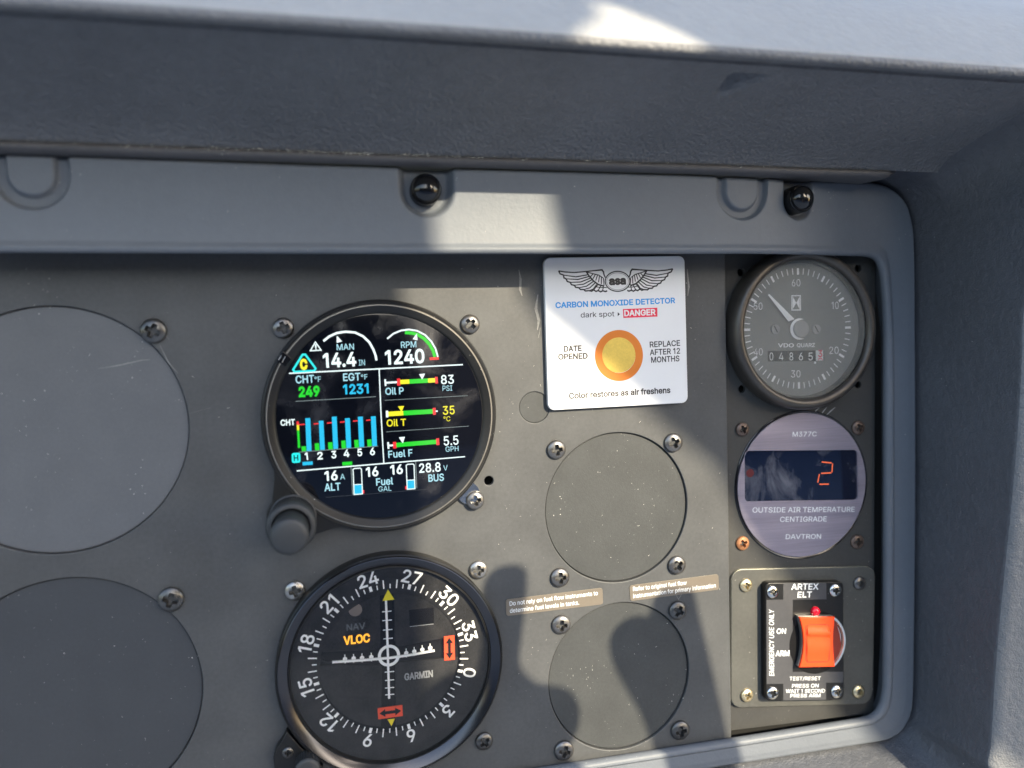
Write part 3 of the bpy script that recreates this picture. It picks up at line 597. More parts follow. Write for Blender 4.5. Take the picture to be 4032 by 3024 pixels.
# blank covers -------------------------------------------------------
def cover(c, r, label, scr, m='cover', scf=()):
    t = thing('blank_cover', label, 'cover', c[0], c[1], -1, 'round blanking covers in the panel')
    mb = MB(); mb.lathe(c, [(r + 3, -3.6), (r + 3, -2.5), (r + .6, -2.5), (r - .22, -2.4), (r - .22, -1.25), (r - .5, -1.0), (r * .5, -1.0), (.01, -1.0)], M[m], 160)
    mb.build('disc', t)
    for x, y, q, k in scr: screw(t, x, y, q, k)
    for pts in scf:
        mb = MB(); zl(mb, ZP, pts, [1] + [4] * (len(pts) - 2) + [1], -.98, M['scuff']); mb.build('scratch', t)
    return t
cover(cu1, r1, 'larger round dark grey blank cover left of the lit display', [(603, 1302, 51, 'darkscrew')], 'coverleft', [[(385, 1452), (470, 1438), (560, 1418), (590, 1416)]])
cover(cl1, rl, 'larger round blank cover at lower left, below the other large cover', [(672, 2361, 50, 'darkscrew')], 'coverdark')
cover(cu2, r2, 'smaller round blank cover beneath the white carbon monoxide card', [(2192, 1771, 37, 'midscrew'), (2653, 1743, 36, 'midscrew'), (2206, 2275, 37, 'midscrew'), (2667, 2226, 35, 'midscrew')])
cover(cl2, r3, 'smaller round blank cover below the two bronze text strips', [(2211, 2461, 37, 'midscrew'), (2670, 2405, 35, 'darkscrew'), (2222, 2957, 38, 'midscrew'), (2680, 2877, 36, 'darkscrew')])
mb = MB(); mb.off = W(pc[0], pc[1], -.3)
mb.lathe(pc, [(pr + 1.5, -3.6), (pr + 1.5, -2.5), (pr - .05, -2.4), (pr - .05, -.55), (pr - .2, -.35), (.01, -.35)], M['cover'], 64)
tag(mb.build('hole_plug'), 'small round grey plug partly tucked behind lower left corner of white card', 'plug')

# ------------------------------------------------------------------ recessed side plate
HS = -3.2
hc, hr = circ(Z5, 250, 1560, 130, 1470, 0)
mb = MB()
q = [P(2780, 880, HS), P(3448, 880, HS), P(3440, 2808, HS), P(2760, 2892, HS)]
holes = [circle(P(*Z5(x, y), HS), 1.6, 32) for x, y in ((255, 240), (1450, 200), (265, 1430), (1450, 1385))]
add_plate(mb, [rrect([(*a, 1) for a in q])] + holes, HS - 2, HS, .2, M['sub'])
sub = mb.build('recessed_plate')
tag(sub, 'narrow recessed dark plate at right holding hour meter, thermometer and orange switch', 'panel')
for x, y in ((255, 240), (1450, 200), (265, 1430), (1450, 1385)):
    mb = MB(); mb.lathe(P(*Z5(x, y), HS), [(3.4, HS - 2.1), (3.4, HS - 5), (.01, HS - 5)], M['hole'], 32); mb.build('hole_backing', sub)
for x0, y0, x1, y1 in ((1010, 92, 1085, 15), (1100, 95, 1165, 10), (1160, 95, 1255, 10)):
    mb = MB(); zl(mb, Z6, [(x0, y0), ((x0 + x1) / 2, (y0 + y1) / 2 - 4), (x1, y1)], [3, 11, 4], HS + .02, M['grey']); mb.build('scratch', sub)

mb = MB(); q = [P(2600, 820, -14), P(3700, 820, -14), P(3700, 3200, -14), P(2600, 3300, -14)]
mb.poly(q, -14, M['hole']); mb.build('back_void', sub)  # black sheet in place of the unlit space behind the plate
# ------------------------------------------------------------------ grey trim frame
def lerp(a, b, t): return a + (b - a) * t
def sm(a, b, x):
    t = min(1, max(0, (x - a) / (b - a))); return t * t * (3 - 2 * t)
HT, HR = 21.0, 4.2
# stations along the frame: inner px, outer px, height of the lip
st = [(-420, 992, -420, 585, HT), (0, 994, 0, 598, HT), (1300, 999, 1300, 646, HT), (2632, 999, 2640, 684, HT), (3000, 999, 3010, 695, 19.5), (3200, 1000, 3190, 702, 17), (3380, 1002, 3390, 706, 13),
      (3430, 1003, 3480, 716, 11), (3457, 1008, 3525, 735, 9.8), (3473, 1018, 3558, 765, 8.8), (3482, 1036, 3580, 805, 7.8), (3486, 1066, 3592, 860, 6.8), (3487, 1120, 3598, 930, 5.8),
      (3488, 1250, 3601, 1150, 4.8), (3488, 1400, 3603, 1400, HR + .1), (3489, 1700, 3604, 1700, HR), (3489, 2000, 3604, 2000, HR), (3487, 2400, 3600, 2400, HR), (3485, 2640, 3595, 2700, HR),
      (3482, 2720, 3589, 2790, HR), (3472, 2770, 3570, 2845, HR), (3456, 2800, 3540, 2885, HR), (3428, 2822, 3490, 2912, HR), (3380, 2834, 3420, 2926, HR),
      (2896, 2911, 2915, 3006, HR), (2237, 3013, 2260, 3112, HR), (1300, 3160, 1320, 3265, HR), (-420, 3430, -420, 3540, HR)]
def catmull(pts, n):
    out = []
    for i in range(len(pts) - 1):
        p0 = pts[max(0, i - 1)]; p1 = pts[i]; p2 = pts[i + 1]; p3 = pts[min(len(pts) - 1, i + 2)]
        for k in range(n[i]):
            t = k / n[i]
            # centripetal-ish: limit tangents by segment lengths
            L0 = max(1e-6, math.dist(p0[:2], p1[:2])); L1 = max(1e-6, math.dist(p1[:2], p2[:2])); L2 = max(1e-6, math.dist(p2[:2], p3[:2]))
            m1 = [(b - a) / (L0 + L1) * L1 if i > 0 else (c - b) for a, b, c in zip(p0, p1, p2)]
            m2 = [(c - b) / (L1 + L2) * L1 if i < len(pts) - 2 else (b - a) for a, b, c in zip(p1, p2, p3)]
            h00 = 2 * t**3 - 3 * t * t + 1; h10 = t**3 - 2 * t * t + t; h01 = -2 * t**3 + 3 * t * t; h11 = t**3 - t * t
            out.append([h00 * a + h10 * b + h01 * c + h11 * d for a, b, c, d in zip(p1, m1, p2, m2)])
    out.append(list(pts[-1])); return out
mmst = []
for xi, yi, xo, yo, H in st:
    a = P(xi, yi, H - 1); top = H > HR + .5
    ho = 9.0 if top else HR - 1.2
    b = P(xo, yo, lerp(HR - 1.2, 19.8, sm(HR, HT, H)))
    mmst.append((a[0], a[1], b[0], b[1], H))
cnt = [max(6, int(math.dist(mmst[i][:2], mmst[i + 1][:2]) / .45) + 4) for i in range(len(mmst) - 1)]
path = catmull(mmst, cnt)
# moulded dents of the top strip: centre px, lowest px, half width px, inner half width px (0 = plain recess), depth mm
dents = []
for cx, cyb, hw, iw, dep in ((128, 826, 150, 92, 2.6), (1684, 858, 112, 0, 4.2), (2930, 864, 110, 72, 2.4), (3172, 862, 74, 0, 3.6)):
    k = mmpp(cx, 780, 19); u, v = P(cx, cyb, 19)
    dents.append((u, v + hw * k, hw * k, iw * k, dep))
def dent(u, v):
    d = 0
    for uc, vc, ro, ri, dep in dents:
        q = abs(u - uc) if v > vc else math.hypot(u - uc, v - vc)
        if q < ro + 2:
            x = 1 - sm(ro - (1.0 if ri else 2.6), ro + .2, q)
            if ri: x -= .8 * (1 - sm(ri - .6, ri + .6, q))
            d += dep * x
    return d
rows = []
for ui, vi, uo, vo, H in path:
    tt = sm(HR, HT, H)
    e = Vector((uo - ui, vo - vi)); L = e.length; e.normalize()
    at = lambda d: (ui + e.x * d, vi + e.y * d)
    row = []
    def put(dt, ht, dr, hr): row.append((*at(lerp(dr, dt, tt)), lerp(hr, ht, tt)))
    put(3.5, -5, 7.0, -8); put(2.6, H - 6, 7.0, .6); put(.35, H - 2.2, .25, 1.2); put(0, H - 1.5, 0, 1.5)
    put(.12, H - .95, .18, 2.7); put(.45, H - .45, .6, 3.6); put(.95, H - .12, 1.2, 4.05); put(1.5, H, 1.8, HR)
    N = 64
    for k in range(1, N + 1):
        s = k / N; d = lerp(1.8, 1.5, tt) + (L - lerp(3.3, 3.0, tt)) * s
        u, v = at(d)
        # top strip: a lip bead, then a hollow leaning back to the glareshield; right and bottom: a bead and a flat
        hs = H - .8 * sm(.0, .09, s) - .4 * s - .8 * math.sin(math.pi * s)
        hf = HR - .8 * sm(.05, .2, s) + .9 * s - .3 * sm(.7, 1, s)
        h = lerp(hf, hs, tt)
        row.append((u, v, h - dent(u, v) * tt))
    ho = row[-1][2]
    for k in range(1, 5):
        a = k / 4 * math.pi / 2
        row.append((uo - e.x * 1.5 + e.x * 1.5 * math.sin(a), vo - e.y * 1.5 + e.y * 1.5 * math.sin(a), ho - 1.5 + 1.5 * math.cos(a)))
    row.append((uo, vo, -6.0))
    rows.append(row)
mb = MB(); mb.grid(rows, M['trim'], flip=True)
o = mb.build('trim_frame', sharp=60)
tag(o, 'smooth grey plastic surround framing the instruments, with moulded dents along its top', 'trim')

# black domes set in the recesses of the trim
def dome(px, py, rp, label):
    hb = 16.0; u, v = P(px, py, hb + 4); r = rp * mmpp(px, py, hb + 4)
    mb = MB(); mb.off = W(u, v, hb)
    mb.lathe((u, v), [(r, 2.0), (r, hb + 2.6), (r * .985, hb + 3.1), (r * .94, hb + 3.4), (r * .90, hb + 3.3)] + [(r * .89 * math.cos(a), hb + 3.3 + 2.8 * math.sin(a)) for a in [i / 12 * math.pi / 2 for i in range(13)]], M['gloss'], 72)
    tag(mb.build('dome_knob', sharp=50), label, 'knob', 'glossy black domes in the top trim')
dome(1679, 742, 62, 'larger glossy black dome above the lit display, in a recess of the grey trim')
dome(3163, 779, 52, 'smaller glossy black dome above the hour meter, in a recess of the grey trim')

# ------------------------------------------------------------------ glareshield
t = thing('glareshield', 'padded charcoal glareshield overhanging the panel, pale grey on its sunny front edge', 'glareshield', 60, 85, 60)
U0, U1 = -330, 420
def vv(y, h): return P(1300, y, h)[1]
def extr(mb, prof, m, n=260, wob=.25, seed=0, end=None):
    rows = []
    for v, h in prof:
        row = []
        for i in range(n + 1):
            u = lerp(U0, U1, i / n)
            k = noise.noise((u * .018, v * .05 + seed, 0)) * wob
            dh = max(0, u - end) * .9 if end else 0
            row.append((u, v + k + dh * .35, h + k * .4 - dh))
        rows.append(row)
    mb.grid(rows, m)
# piping along the lower edge
mb = MB()
extr(mb, [(vv(638, 22) + 1.0, 6.0), (vv(638, 22) + .2, 18), (vv(638, 22), 21.5), (vv(632, 23), 23.2), (vv(622, 24), 24.4), (vv(612, 24.5), 24.8), (vv(602, 24.8), 24.6), (vv(598, 24.6), 24.0), (vv(590, 23) + .6, 21)], M['piping'], seed=3, end=212)
mb.build('piping', t, sharp=60)
# underside: dents for the dark notch at right are cut as separate recess
def under(s_):
    h = lerp(23.6, 71.5, s_ ** 1.15) + 2.2 * math.sin(math.pi * s_)
    return vv(lerp(599, 146, s_), h), h
def under_s(x, y): return (599 - (1044 + (y - 1044) * 13400 / (14700 - x))) / 453
sT, sB = under_s(2940, 300), under_s(2905, 372)
nL, nR = P(2878, 330, under(sT)[1])[0], P(3018, 330, under(sT)[1])[0]
mb = MB(); rows = []
for k in range(61):
    s_ = k / 60; v, h = under(s_); row = []
    for i in range(601):
        u = lerp(U0, U1, i / 600); wob = noise.noise((u * .018, v * .05 + 3, 0)) * .35
        tt = (sT - s_) / (sT - sB)
        d = sm(-.10, .12, tt) * (1 - sm(.85, 1.15, tt)) * sm(nL - .8, nL + .8, u) * (1 - sm(-1.4, 1.4, u - lerp(nR, nL + 2, tt))) if -.2 < tt < 1.2 else 0
        row.append((u, v + wob + 6 * d, h + wob * .4))
    rows.append(row)
mb.grid(rows, M['leather']); mb.build('underside', t, sharp=60)
mb = MB()
g0 = (vv(146, 71.5), 71.5)
roll = [g0, (vv(143, 71.5) + 1.2, 71.2), (vv(138, 72) + 1.6, 71.6), (vv(131, 74), 74.0), (vv(120, 76), 76.2), (vv(104, 77.4), 77.4), (vv(86, 77.8), 77.8), (vv(70, 77.5), 77.5)]
extr(mb, roll, M['leather'], wob=.35, seed=3); mb.build('front_roll', t, sharp=70)
mb = MB()
padp = [(vv(70, 77.5), 77.5), (vv(62, 77.2), 77.3), (vv(50, 76.8), 76.6), (vv(35, 76), 75.4), (vv(10, 74), 73.5), (vv(-60, 70), 68), (vv(-160, 60), 58), (vv(-260, 45), 40), (vv(-280, 10), 5), (vv(-300, -40), -40)]
extr(mb, padp, M['pad'], wob=.35, seed=3); mb.build('upper_pad', t, sharp=70)
# lint and grit caught along the piping
mb = MB()
for i in range(150):
    x = random.gauss(1450, 420) if random.random() < .75 else random.uniform(100, 3200)
    if not 60 < x < 3300: continue
    h = 25.2; u, _ = P(x, 600, h); v = vv(600 + random.gauss(0, 3), h)
    a = random.uniform(0, math.pi); l = random.uniform(.10, .55); b = random.uniform(.06, .16)
    ca, sa = math.cos(a) * l, math.sin(a) * l * .5
    mb.stroke([(u - ca, v - sa), (u + ca * .2, v + sa * .9), (u + ca, v + sa)], b, h + random.uniform(-.2, .4), M['dust'])
o = mb.build('lint', t, smooth=False); o['kind'] = 'stuff'

# ------------------------------------------------------------------ side and lower moulding (right of and below the frame)
pts = [Vector((p[2], p[3])) for p in path]; nrm = []
for i in range(len(pts)):
    d = (pts[min(len(pts) - 1, i + 10)] - pts[max(0, i - 10)]).normalized()
    nrm.append(Vector((-d.y, d.x)))      # the path runs clockwise: left of it is outside
i0 = next(i for i, n in enumerate(nrm) if n.x > .05)
base = [(0, -6), (1.1, -6), (1.25, -2), (1.5, -.6), (1.9, .6)]
rows = []
for p, n in list(zip(pts, nrm))[max(0, i0 - 90):]:
    top = sm(.0, .95, n.y); bot = sm(.35, .98, -n.y)
    hb = lerp(lerp(49, 38, sm(10, -160, p.y)), 70, sm(5, 45, p.y))       # where the wall turns over into the padded bulge
    hb = lerp(hb, 34, sm(.95, .995, n.y))
    row = [(s_, h_) for s_, h_ in base]
    for k in range(1, 31):
        h = .6 + (hb - .6) * k / 30
        row.append((1.9 + h * lerp(.055, .5, bot) + top * max(0, h - 20) * .40, h))
    s1, h1 = row[-1]
    for k in range(1, 13):
        a = k / 12 * math.pi / 2
        row.append((s1 + 5 * (1 - math.cos(a)), h1 + 5 * math.sin(a) * .7))
    s2, h2 = row[-1]
    fl = 1 - .97 * sm(.02, .3, n.y)
    for d, dh in ((3, .6), (8, 1.5), (16, 2.5), (30, 3.5), (60, 4), (330, 10)): row.append((s2 + d * fl, h2 + dh * fl))
    rows.append([(p.x + n.x * a, p.y + n.y * a, h) for a, h in row])
nb = 5 + 30
t = thing('side_moulding', 'dark grainy moulding wall beside and below the grey frame, its padded edge coloured paler as if skylit', 'moulding', rows[len(rows) // 2][0][0], -60, 20)
mb = MB(); mb.grid([r[:nb + 3] for r in rows], M['side']); mb.build('wall', t, sharp=70)
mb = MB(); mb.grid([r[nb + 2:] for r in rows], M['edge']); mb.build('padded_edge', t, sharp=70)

# ------------------------------------------------------------------ engine display
ec, er = circ(ZP, 1028, 1952, 1179, 2095, 4)
sc, sr = circ(ZP, 1076, 1896, 1237, 2042, 4)
t = thing('engine_display', 'round black engine monitor with lit colour screen and knob at its lower left', 'gauge', ec[0], ec[1])
mb = MB()
mb.lathe(ec, [(er + .1, -.2), (er + .1, 3.6), (er - .2, 4.3), (er - .7, 4.6), (er - 1.5, 4.5)], M['bezel'], 180)
mb.lathe(ec, [(er - 1.5, 4.5), (er - 1.62, 5.3), (er - 1.8, 5.55), (er - 2.15, 5.55)], M['bezeledge'], 180)
mb.lathe(ec, [(er - 2.15, 5.55), (er - 2.6, 5.4), (sr + .8, 4.9), (sr + .2, 4.6), (sr - .2, 3.9), (sr - 1, 3.9)], M['bezel'], 180)
# lug that carries the knob, and its fillets
kc = P(1153, 2040, 6)
dv = Vector((kc[0] - ec[0], kc[1] - ec[1])); ang = math.atan2(dv.y, dv.x)
lug = []
for k in range(13):
    a = ang + R(24) - R(48) * 0 + 0; 
A = lambda a, r: (ec[0] + r * math.cos(a), ec[1] + r * math.sin(a))
KR = 8.9
fil = []
n1 = [A(ang - R(26), er - .6), A(ang - R(22), er + .1), A(ang - R(18.5), er + 1.3)]
n2 = [A(ang + R(18.5), er + 1.3), A(ang + R(22), er + .1), A(ang + R(26), er - .6)]
arc = [(kc[0] + KR * math.cos(ang + R(a)), kc[1] + KR * math.sin(ang + R(a))) for a in range(-86, 87, 8)]
inner = [A(ang + R(a), er - 1.6) for a in range(24, -25, -4)]
add_plate(mb, [n1 + arc + n2 + inner], 0, 4.4, .4, M['bezel'])
bez = mb.build('bezel', t)
# small light sensor set in the bezel
mb = MB()
sq = [P(*Z1(x, y), 5.4) for x, y in ((248, 508), (335, 580), (280, 652), (190, 598))]
add_plate(mb, [rrect([(*a, .5) for a in sq])], 4.2, 5.85, .25, M['gloss'])
zl(mb, Z1, [(238, 552), (214, 592)], 7, 5.9, M['grey']); zl(mb, Z1, [(272, 560), (246, 612)], 5, 5.9, M['grey'])
mb.build('light_sensor', bez)
mb = MB(); mb.lathe(sc, [(sr + .4, 3.0), (sr + .3, 4.0), (sr - .3, 4.05), (.01, 4.05)], M['screen'], 160)
scr = mb.build('screen', t)
HE = 4.12
w_, p_, c_, b_, g_, y_, r_, gr_ = (M['e_' + k] for k in ('white', 'pale', 'cyan', 'blue', 'green', 'yellow', 'red', 'grey'))
BO = .022
# manifold pressure
mb = MB()
text(mb, Z1, 'MAN', 722, 506, 872, 500, 52, HE, p_, .004)
text(mb, Z1, '14.4', 605, 656, 893, 641, 118, HE, w_, BO); text(mb, Z1, 'IN', 914, 640, 968, 637, 50, HE, p_)
zl(mb, Z1, [(605, 427), (655, 387), (720, 357), (800, 345), (880, 352), (950, 385), (1005, 437), (1040, 500), (1060, 555), (1067, 595)], 19, HE, w_)
zp(mb, Z1, [(722, 380), (768, 430), (720, 442)], HE, w_)
mb.build('manifold_readout', scr, smooth=False)
mb = MB()
text(mb, Z1, 'RPM', 1282, 487, 1415, 481, 54, HE, p_, .004); text(mb, Z1, '1240', 1145, 629, 1487, 613, 116, HE, w_, BO)
zl(mb, Z1, [(1160, 407), (1215, 362), (1280, 335), (1350, 326), (1420, 337), (1490, 373), (1545, 430), (1582, 495), (1602, 565)], 14, HE, w_)
zl(mb, Z1, [(1315, 352), (1380, 358), (1430, 372), (1485, 408), (1530, 457), (1560, 512), (1576, 566)], 28, HE + .02, g_)
zl(mb, Z1, [(1530, 581), (1610, 577)], 23, HE + .03, r_)
zp(mb, Z1, [(1418, 360), (1425, 420), (1382, 410)], HE + .04, w_)
mb.build('speed_readout', scr, smooth=False)
mb = MB()
text(mb, Z1, 'C', 403, 672, 469, 668, 82, HE, y_, .05)
zl(mb, Z1, [(423, 545), (447, 544), (537, 665), (527, 685), (353, 694), (341, 676)], 17, HE, c_, closed=True)
zl(mb, Z1, [(535, 435), (585, 506), (491, 511)], 9, HE, w_, closed=True)
zl(mb, Z1, [(537, 455), (539, 486)], 12, HE, w_); zl(mb, Z1, [(540, 491), (540, 500)], 12, HE, w_)
mb.build('caution_symbol', scr, smooth=False)
mb = MB()
zl(mb, Z1, [(305, 708), (1820, 632)], 11, HE - .02, w_); zl(mb, Z1, [(1090, 672), (1108, 1090)], 9, HE - .02, w_); zl(mb, Z2, [(1108, 90), (1131, 492)], 9, HE - .02, w_)
zl(mb, Z1, [(362, 952), (1062, 911)], 5, HE - .02, gr_); zl(mb, Z1, [(1140, 943), (1862, 902)], 4, HE - .02, gr_); zl(mb, Z2, [(1152, 222), (1872, 172)], 4, HE - .02, gr_)
zl(mb, Z2, [(373, 562), (1838, 438)], 10, HE - .02, w_); zl(mb, Z2, [(845, 528), (860, 768)], 6, HE - .02, gr_); zl(mb, Z2, [(1408, 483), (1418, 712)], 6, HE - .02, gr_)
zl(mb, Z2, [(625, 793), (1500, 722)], 3, HE - .02, M['e_dim'])
mb.build('divider_line', scr, smooth=False)
mb = MB()
text(mb, Z1, 'CHT', 365, 795, 525, 787, 66, HE, p_, .012); text(mb, Z1, '°F', 529, 784, 584, 781, 47, HE, p_)
text(mb, Z1, 'EGT', 778, 774, 928, 767, 64, HE, p_, .012); text(mb, Z1, '°F', 935, 763, 990, 760, 45, HE, p_)
text(mb, Z1, '249', 390, 911, 575, 901, 82, HE, g_, .04); text(mb, Z1, '1231', 778, 889, 1000, 878, 80, HE, b_, .025)
mb.build('temperature_readout', scr, smooth=False)
mb = MB()
text(mb, Z2, 'CHT', 233, 168, 358, 161, 50, HE, w_, BO)
zl(mb, Z2, [(379, 131), (382, 162)], 19, HE, r_); zl(mb, Z2, [(382, 162), (385, 208)], 19, HE, y_); zl(mb, Z2, [(385, 208), (393, 362)], 19, HE, g_)
blue = [((447, 103), (490, 103), (502, 387), (459, 389)), ((565, 126), (605, 124), (617, 377), (576, 380)), ((678, 91), (720, 89), (733, 369), (691, 372)),
        ((793, 104), (835, 102), (847, 361), (805, 364)), ((905, 91), (948, 89), (960, 352), (917, 355)), ((1018, 88), (1060, 86), (1072, 344), (1030, 347))]
green = [((413, 349), (452, 347), (456, 389), (417, 392)), ((529, 323), (567, 321), (571, 381), (533, 384)), ((645, 315), (683, 312), (687, 373), (649, 375)),
         ((760, 300), (797, 297), (802, 364), (765, 367)), ((873, 294), (910, 291), (915, 357), (878, 360)), ((985, 290), (1022, 287), (1027, 347), (990, 350))]
for q in blue: zp(mb, Z2, q, HE + .02, b_)
for q in green: zp(mb, Z2, q, HE, g_)
for a, b in (((390, 160), (443, 156)), ((520, 153), (562, 150)), ((635, 146), (678, 142)), ((750, 138), (790, 134)), ((862, 129), (903, 125)), ((977, 122), (1015, 118))): zl(mb, Z2, [a, b], 10, HE, r_)
zl(mb, Z2, [(390, 399), (1082, 346)], 5, HE - .01, gr_)
for s, x0, y0, x1 in (('1', 446, 467, 472), ('2', 553, 462, 600), ('3', 675, 452, 718), ('4', 782, 441, 832), ('5', 903, 433, 943), ('6', 1012, 424, 1055)):
    text(mb, Z2, s, x0, y0, x1, y0 - 3, 62, HE, w_, .02)
add_plate(mb, [zq(Z2, ((328, 407), (403, 403), (406, 490), (331, 494)), HE, .7)], HE - .03, HE, .005, c_)
text(mb, Z2, 'H', 347, 475, 388, 472, 50, HE + .02, M['screen'], .02)
zp(mb, Z2, [(422, 485), (511, 479), (512, 508), (424, 515)], HE, b_); zp(mb, Z2, [(769, 486), (855, 480), (856, 510), (771, 517)], HE, g_)
mb.build('cylinder_chart', scr, smooth=False)
def bar(zz, segs, y0, x0, y1, x1, th, name, extra):
    mb = MB()
    yy = lambda x: y0 + (y1 - y0) * (x - x0) / (x1 - x0)
    for a, b, m, k in segs: zl(mb, zz, [(a, yy(a)), (b, yy(b))], th * k, HE + (.01 if k > 1 else 0), m)
    extra(mb); mb.build(name, scr, smooth=False)
def ex(mb):
    zl(mb, Z1, [(1142, 760), (1147, 818)], 14, HE, w_); zp(mb, Z1, [(1438, 715), (1490, 710), (1466, 762)], HE + .03, w_)
    text(mb, Z1, '83', 1630, 801, 1742, 796, 75, HE, w_, .008); text(mb, Z1, 'PSI', 1643, 861, 1727, 858, 45, HE, p_); text(mb, Z1, 'Oil P', 1145, 894, 1305, 887, 58, HE, p_, .012)
bar(Z1, [(1150, 1247, w_, .42), (1272, 1353, y_, 1), (1353, 1516, g_, 1), (1516, 1580, y_, 1), (1246, 1274, r_, 1.6), (1577, 1601, r_, 1.5)], 784, 1260, 767, 1590, 38, 'oil_pressure_bar', ex)
def ex(mb):
    zl(mb, Z1, [(1158, 1034), (1161, 1091)], 20, HE, w_); zp(mb, Z1, [(1255, 995), (1308, 992), (1284, 1045)], HE + .03, y_)
    text(mb, Z1, '35', 1646, 1068, 1749, 1062, 72, HE, y_, .008); text(mb, Z2, '°C', 1652, 131, 1710, 128, 42, HE, y_); text(mb, Z2, 'Oil T', 1157, 175, 1325, 166, 58, HE, y_, .012)
bar(Z1, [(1168, 1300, y_, 1), (1300, 1560, g_, 1), (1582, 1600, w_, .3), (1557, 1583, r_, 1.5)], 1062, 1170, 1038, 1580, 40, 'oil_temperature_bar', ex)
def ex(mb):
    zl(mb, Z2, [(1168, 312), (1172, 370)], 15, HE, w_); zp(mb, Z2, [(1262, 270), (1315, 265), (1296, 322)], HE + .03, w_)
    text(mb, Z2, '5.5', 1655, 341, 1782, 331, 78, HE, w_, .008); text(mb, Z2, 'GPH', 1670, 396, 1782, 388, 45, HE, p_); text(mb, Z2, 'Fuel F', 1171, 449, 1382, 433, 60, HE, p_, .012)
bar(Z2, [(1175, 1213, w_, .4), (1239, 1588, g_, 1), (1211, 1240, r_, 1.5), (1587, 1614, r_, 1.55)], 338, 1225, 308, 1600, 38, 'fuel_flow_bar', ex)
mb = MB()
text(mb, Z2, '16', 617, 648, 730, 639, 80, HE, w_, BO); text(mb, Z2, 'A', 752, 637, 793, 634, 47, HE, p_); text(mb, Z2, 'ALT', 615, 738, 755, 728, 64, HE, p_, .015)
mb.build('alternator_readout', scr, smooth=False)
mb = MB()
for L, fill, red in ((((863, 548), (876, 541), (924, 538), (936, 547), (945, 762), (872, 768)), ((871, 683), (939, 679), (943, 760), (875, 765)), ((944, 730), (960, 729), (961, 757), (945, 759))),
                     (((1326, 513), (1338, 505), (1383, 502), (1394, 509), (1402, 717), (1335, 722)), ((1333, 644), (1397, 640), (1401, 715), (1337, 719)), ((1317, 695), (1331, 693), (1332, 721), (1318, 723)))):
    zl(mb, Z2, L, 8, HE + .02, w_, closed=True); zp(mb, Z2, fill, HE, b_); zp(mb, Z2, red, HE, r_)
    zl(mb, Z2, [fill[0], fill[1]], 7, HE + .01, w_)
text(mb, Z2, '16', 978, 612, 1085, 603, 78, HE, w_, BO); text(mb, Z2, '16', 1190, 593, 1298, 584, 78, HE, w_, BO)
text(mb, Z2, 'Fuel', 1065, 689, 1213, 678, 60, HE, p_, .015); text(mb, Z2, 'GAL', 1084, 742, 1198, 735, 44, HE, p_)
mb.build('fuel_readout', scr, smooth=False)
mb = MB()
text(mb, Z2, '28.8', 1440, 578, 1627, 565, 77, HE, w_, .012); text(mb, Z2, 'V', 1650, 559, 1688, 556, 45, HE, p_); text(mb, Z2, 'BUS', 1520, 656, 1655, 646, 60, HE, p_, .015)
mb.build('bus_readout', scr, smooth=False)
# twin knob
def knurl(mb, c, r, h0, h1, m, teeth=60, dep=.28):
    n = teeth * 4; rows = []
    for h in (h0, h1):
        rows.append([(c[0] + (r - (dep if (i % 4) in (0, 1) else 0)) * math.cos(2 * math.pi * i / n), c[1] + (r - (dep if (i % 4) in (0, 1) else 0)) * math.sin(2 * math.pi * i / n), h) for i in range(n)])
    mb.grid(rows, m, closed=True)
mb = MB()
mb.lathe(kc, [(8.0, 4.2), (8.0, 6.0), (7.6, 6.2)], M['knob'], 96)
knurl(mb, kc, 7.7, 6.2, 16, M['knob'], 64)
mb.lathe(kc, [(7.7, 16), (8.1, 16.6), (8.1, 19.5), (7.8, 20.3), (7.0, 20.8), (6.2, 20.8), (6.0, 20.0)], M['knob'], 96)
kn = mb.build('outer_knob', t, sharp=45)
mb = MB(); knurl(mb, kc, 5.7, 19.5, 30, M['knob'], 48); 
mb.lathe(kc, [(5.75, 30), (5.95, 30.4), (5.95, 33.0), (5.7, 33.7), (5.2, 34.2), (4.0, 34.5), (2.0, 34.7), (.01, 34.75)], M['knob'], 96)
mb.build('inner_knob', kn, sharp=45)
# flange and screws
mb = MB(); fc = P(1845, 1942, 1)
mb.lathe(fc, [(4.2, 0), (4.2, 1.0), (4.0, 1.2), (.01, 1.2)], M['chrome'], 48); mb.build('flange', t)
screw(t, 1115, 1291, 42, 'midscrew'); screw(t, 1852, 1276, 38, 'midscrew'); screw(t, 1872, 1971, 36, 'midscrew', 1.0)

# ------------------------------------------------------------------ course indicator
oc, orr = circ(ZP, 1079, 1981, 2182, 3090, 5)
orr = (P(1981, 2630, 5)[0] - P(1079, 2630, 5)[0]) / 2; oc = ((P(1981, 2630, 5)[0] + P(1079, 2630, 5)[0]) / 2, P(1530, 2182, 5)[1] - orr)
t = thing('course_indicator', 'round black course deviation indicator with white compass card and red flags', 'gauge', oc[0], oc[1])
HD = 2.3                                   # the compass card lies below the glass
mb = MB()
mb.lathe(oc, [(orr, -.1), (orr, 4.6), (orr - .2, 5.3), (orr - .6, 5.6), (orr - .9, 5.5)], M['black'], 180)
mb.lathe(oc, [(orr - .9, 5.5), (orr - 1.0, 6.0), (orr - 1.25, 6.2), (orr - 1.5, 6.15), (orr - 4.5, 4.2)], M['hsiring'], 180)
mb.lathe(oc, [(orr - 4.5, 4.2), (orr - 4.6, 4.6), (orr - 4.9, 4.65), (orr - 5.1, 4.3), (orr - 5.1, 3.4), (orr - 5.1, HD - .4)], M['black'], 180)
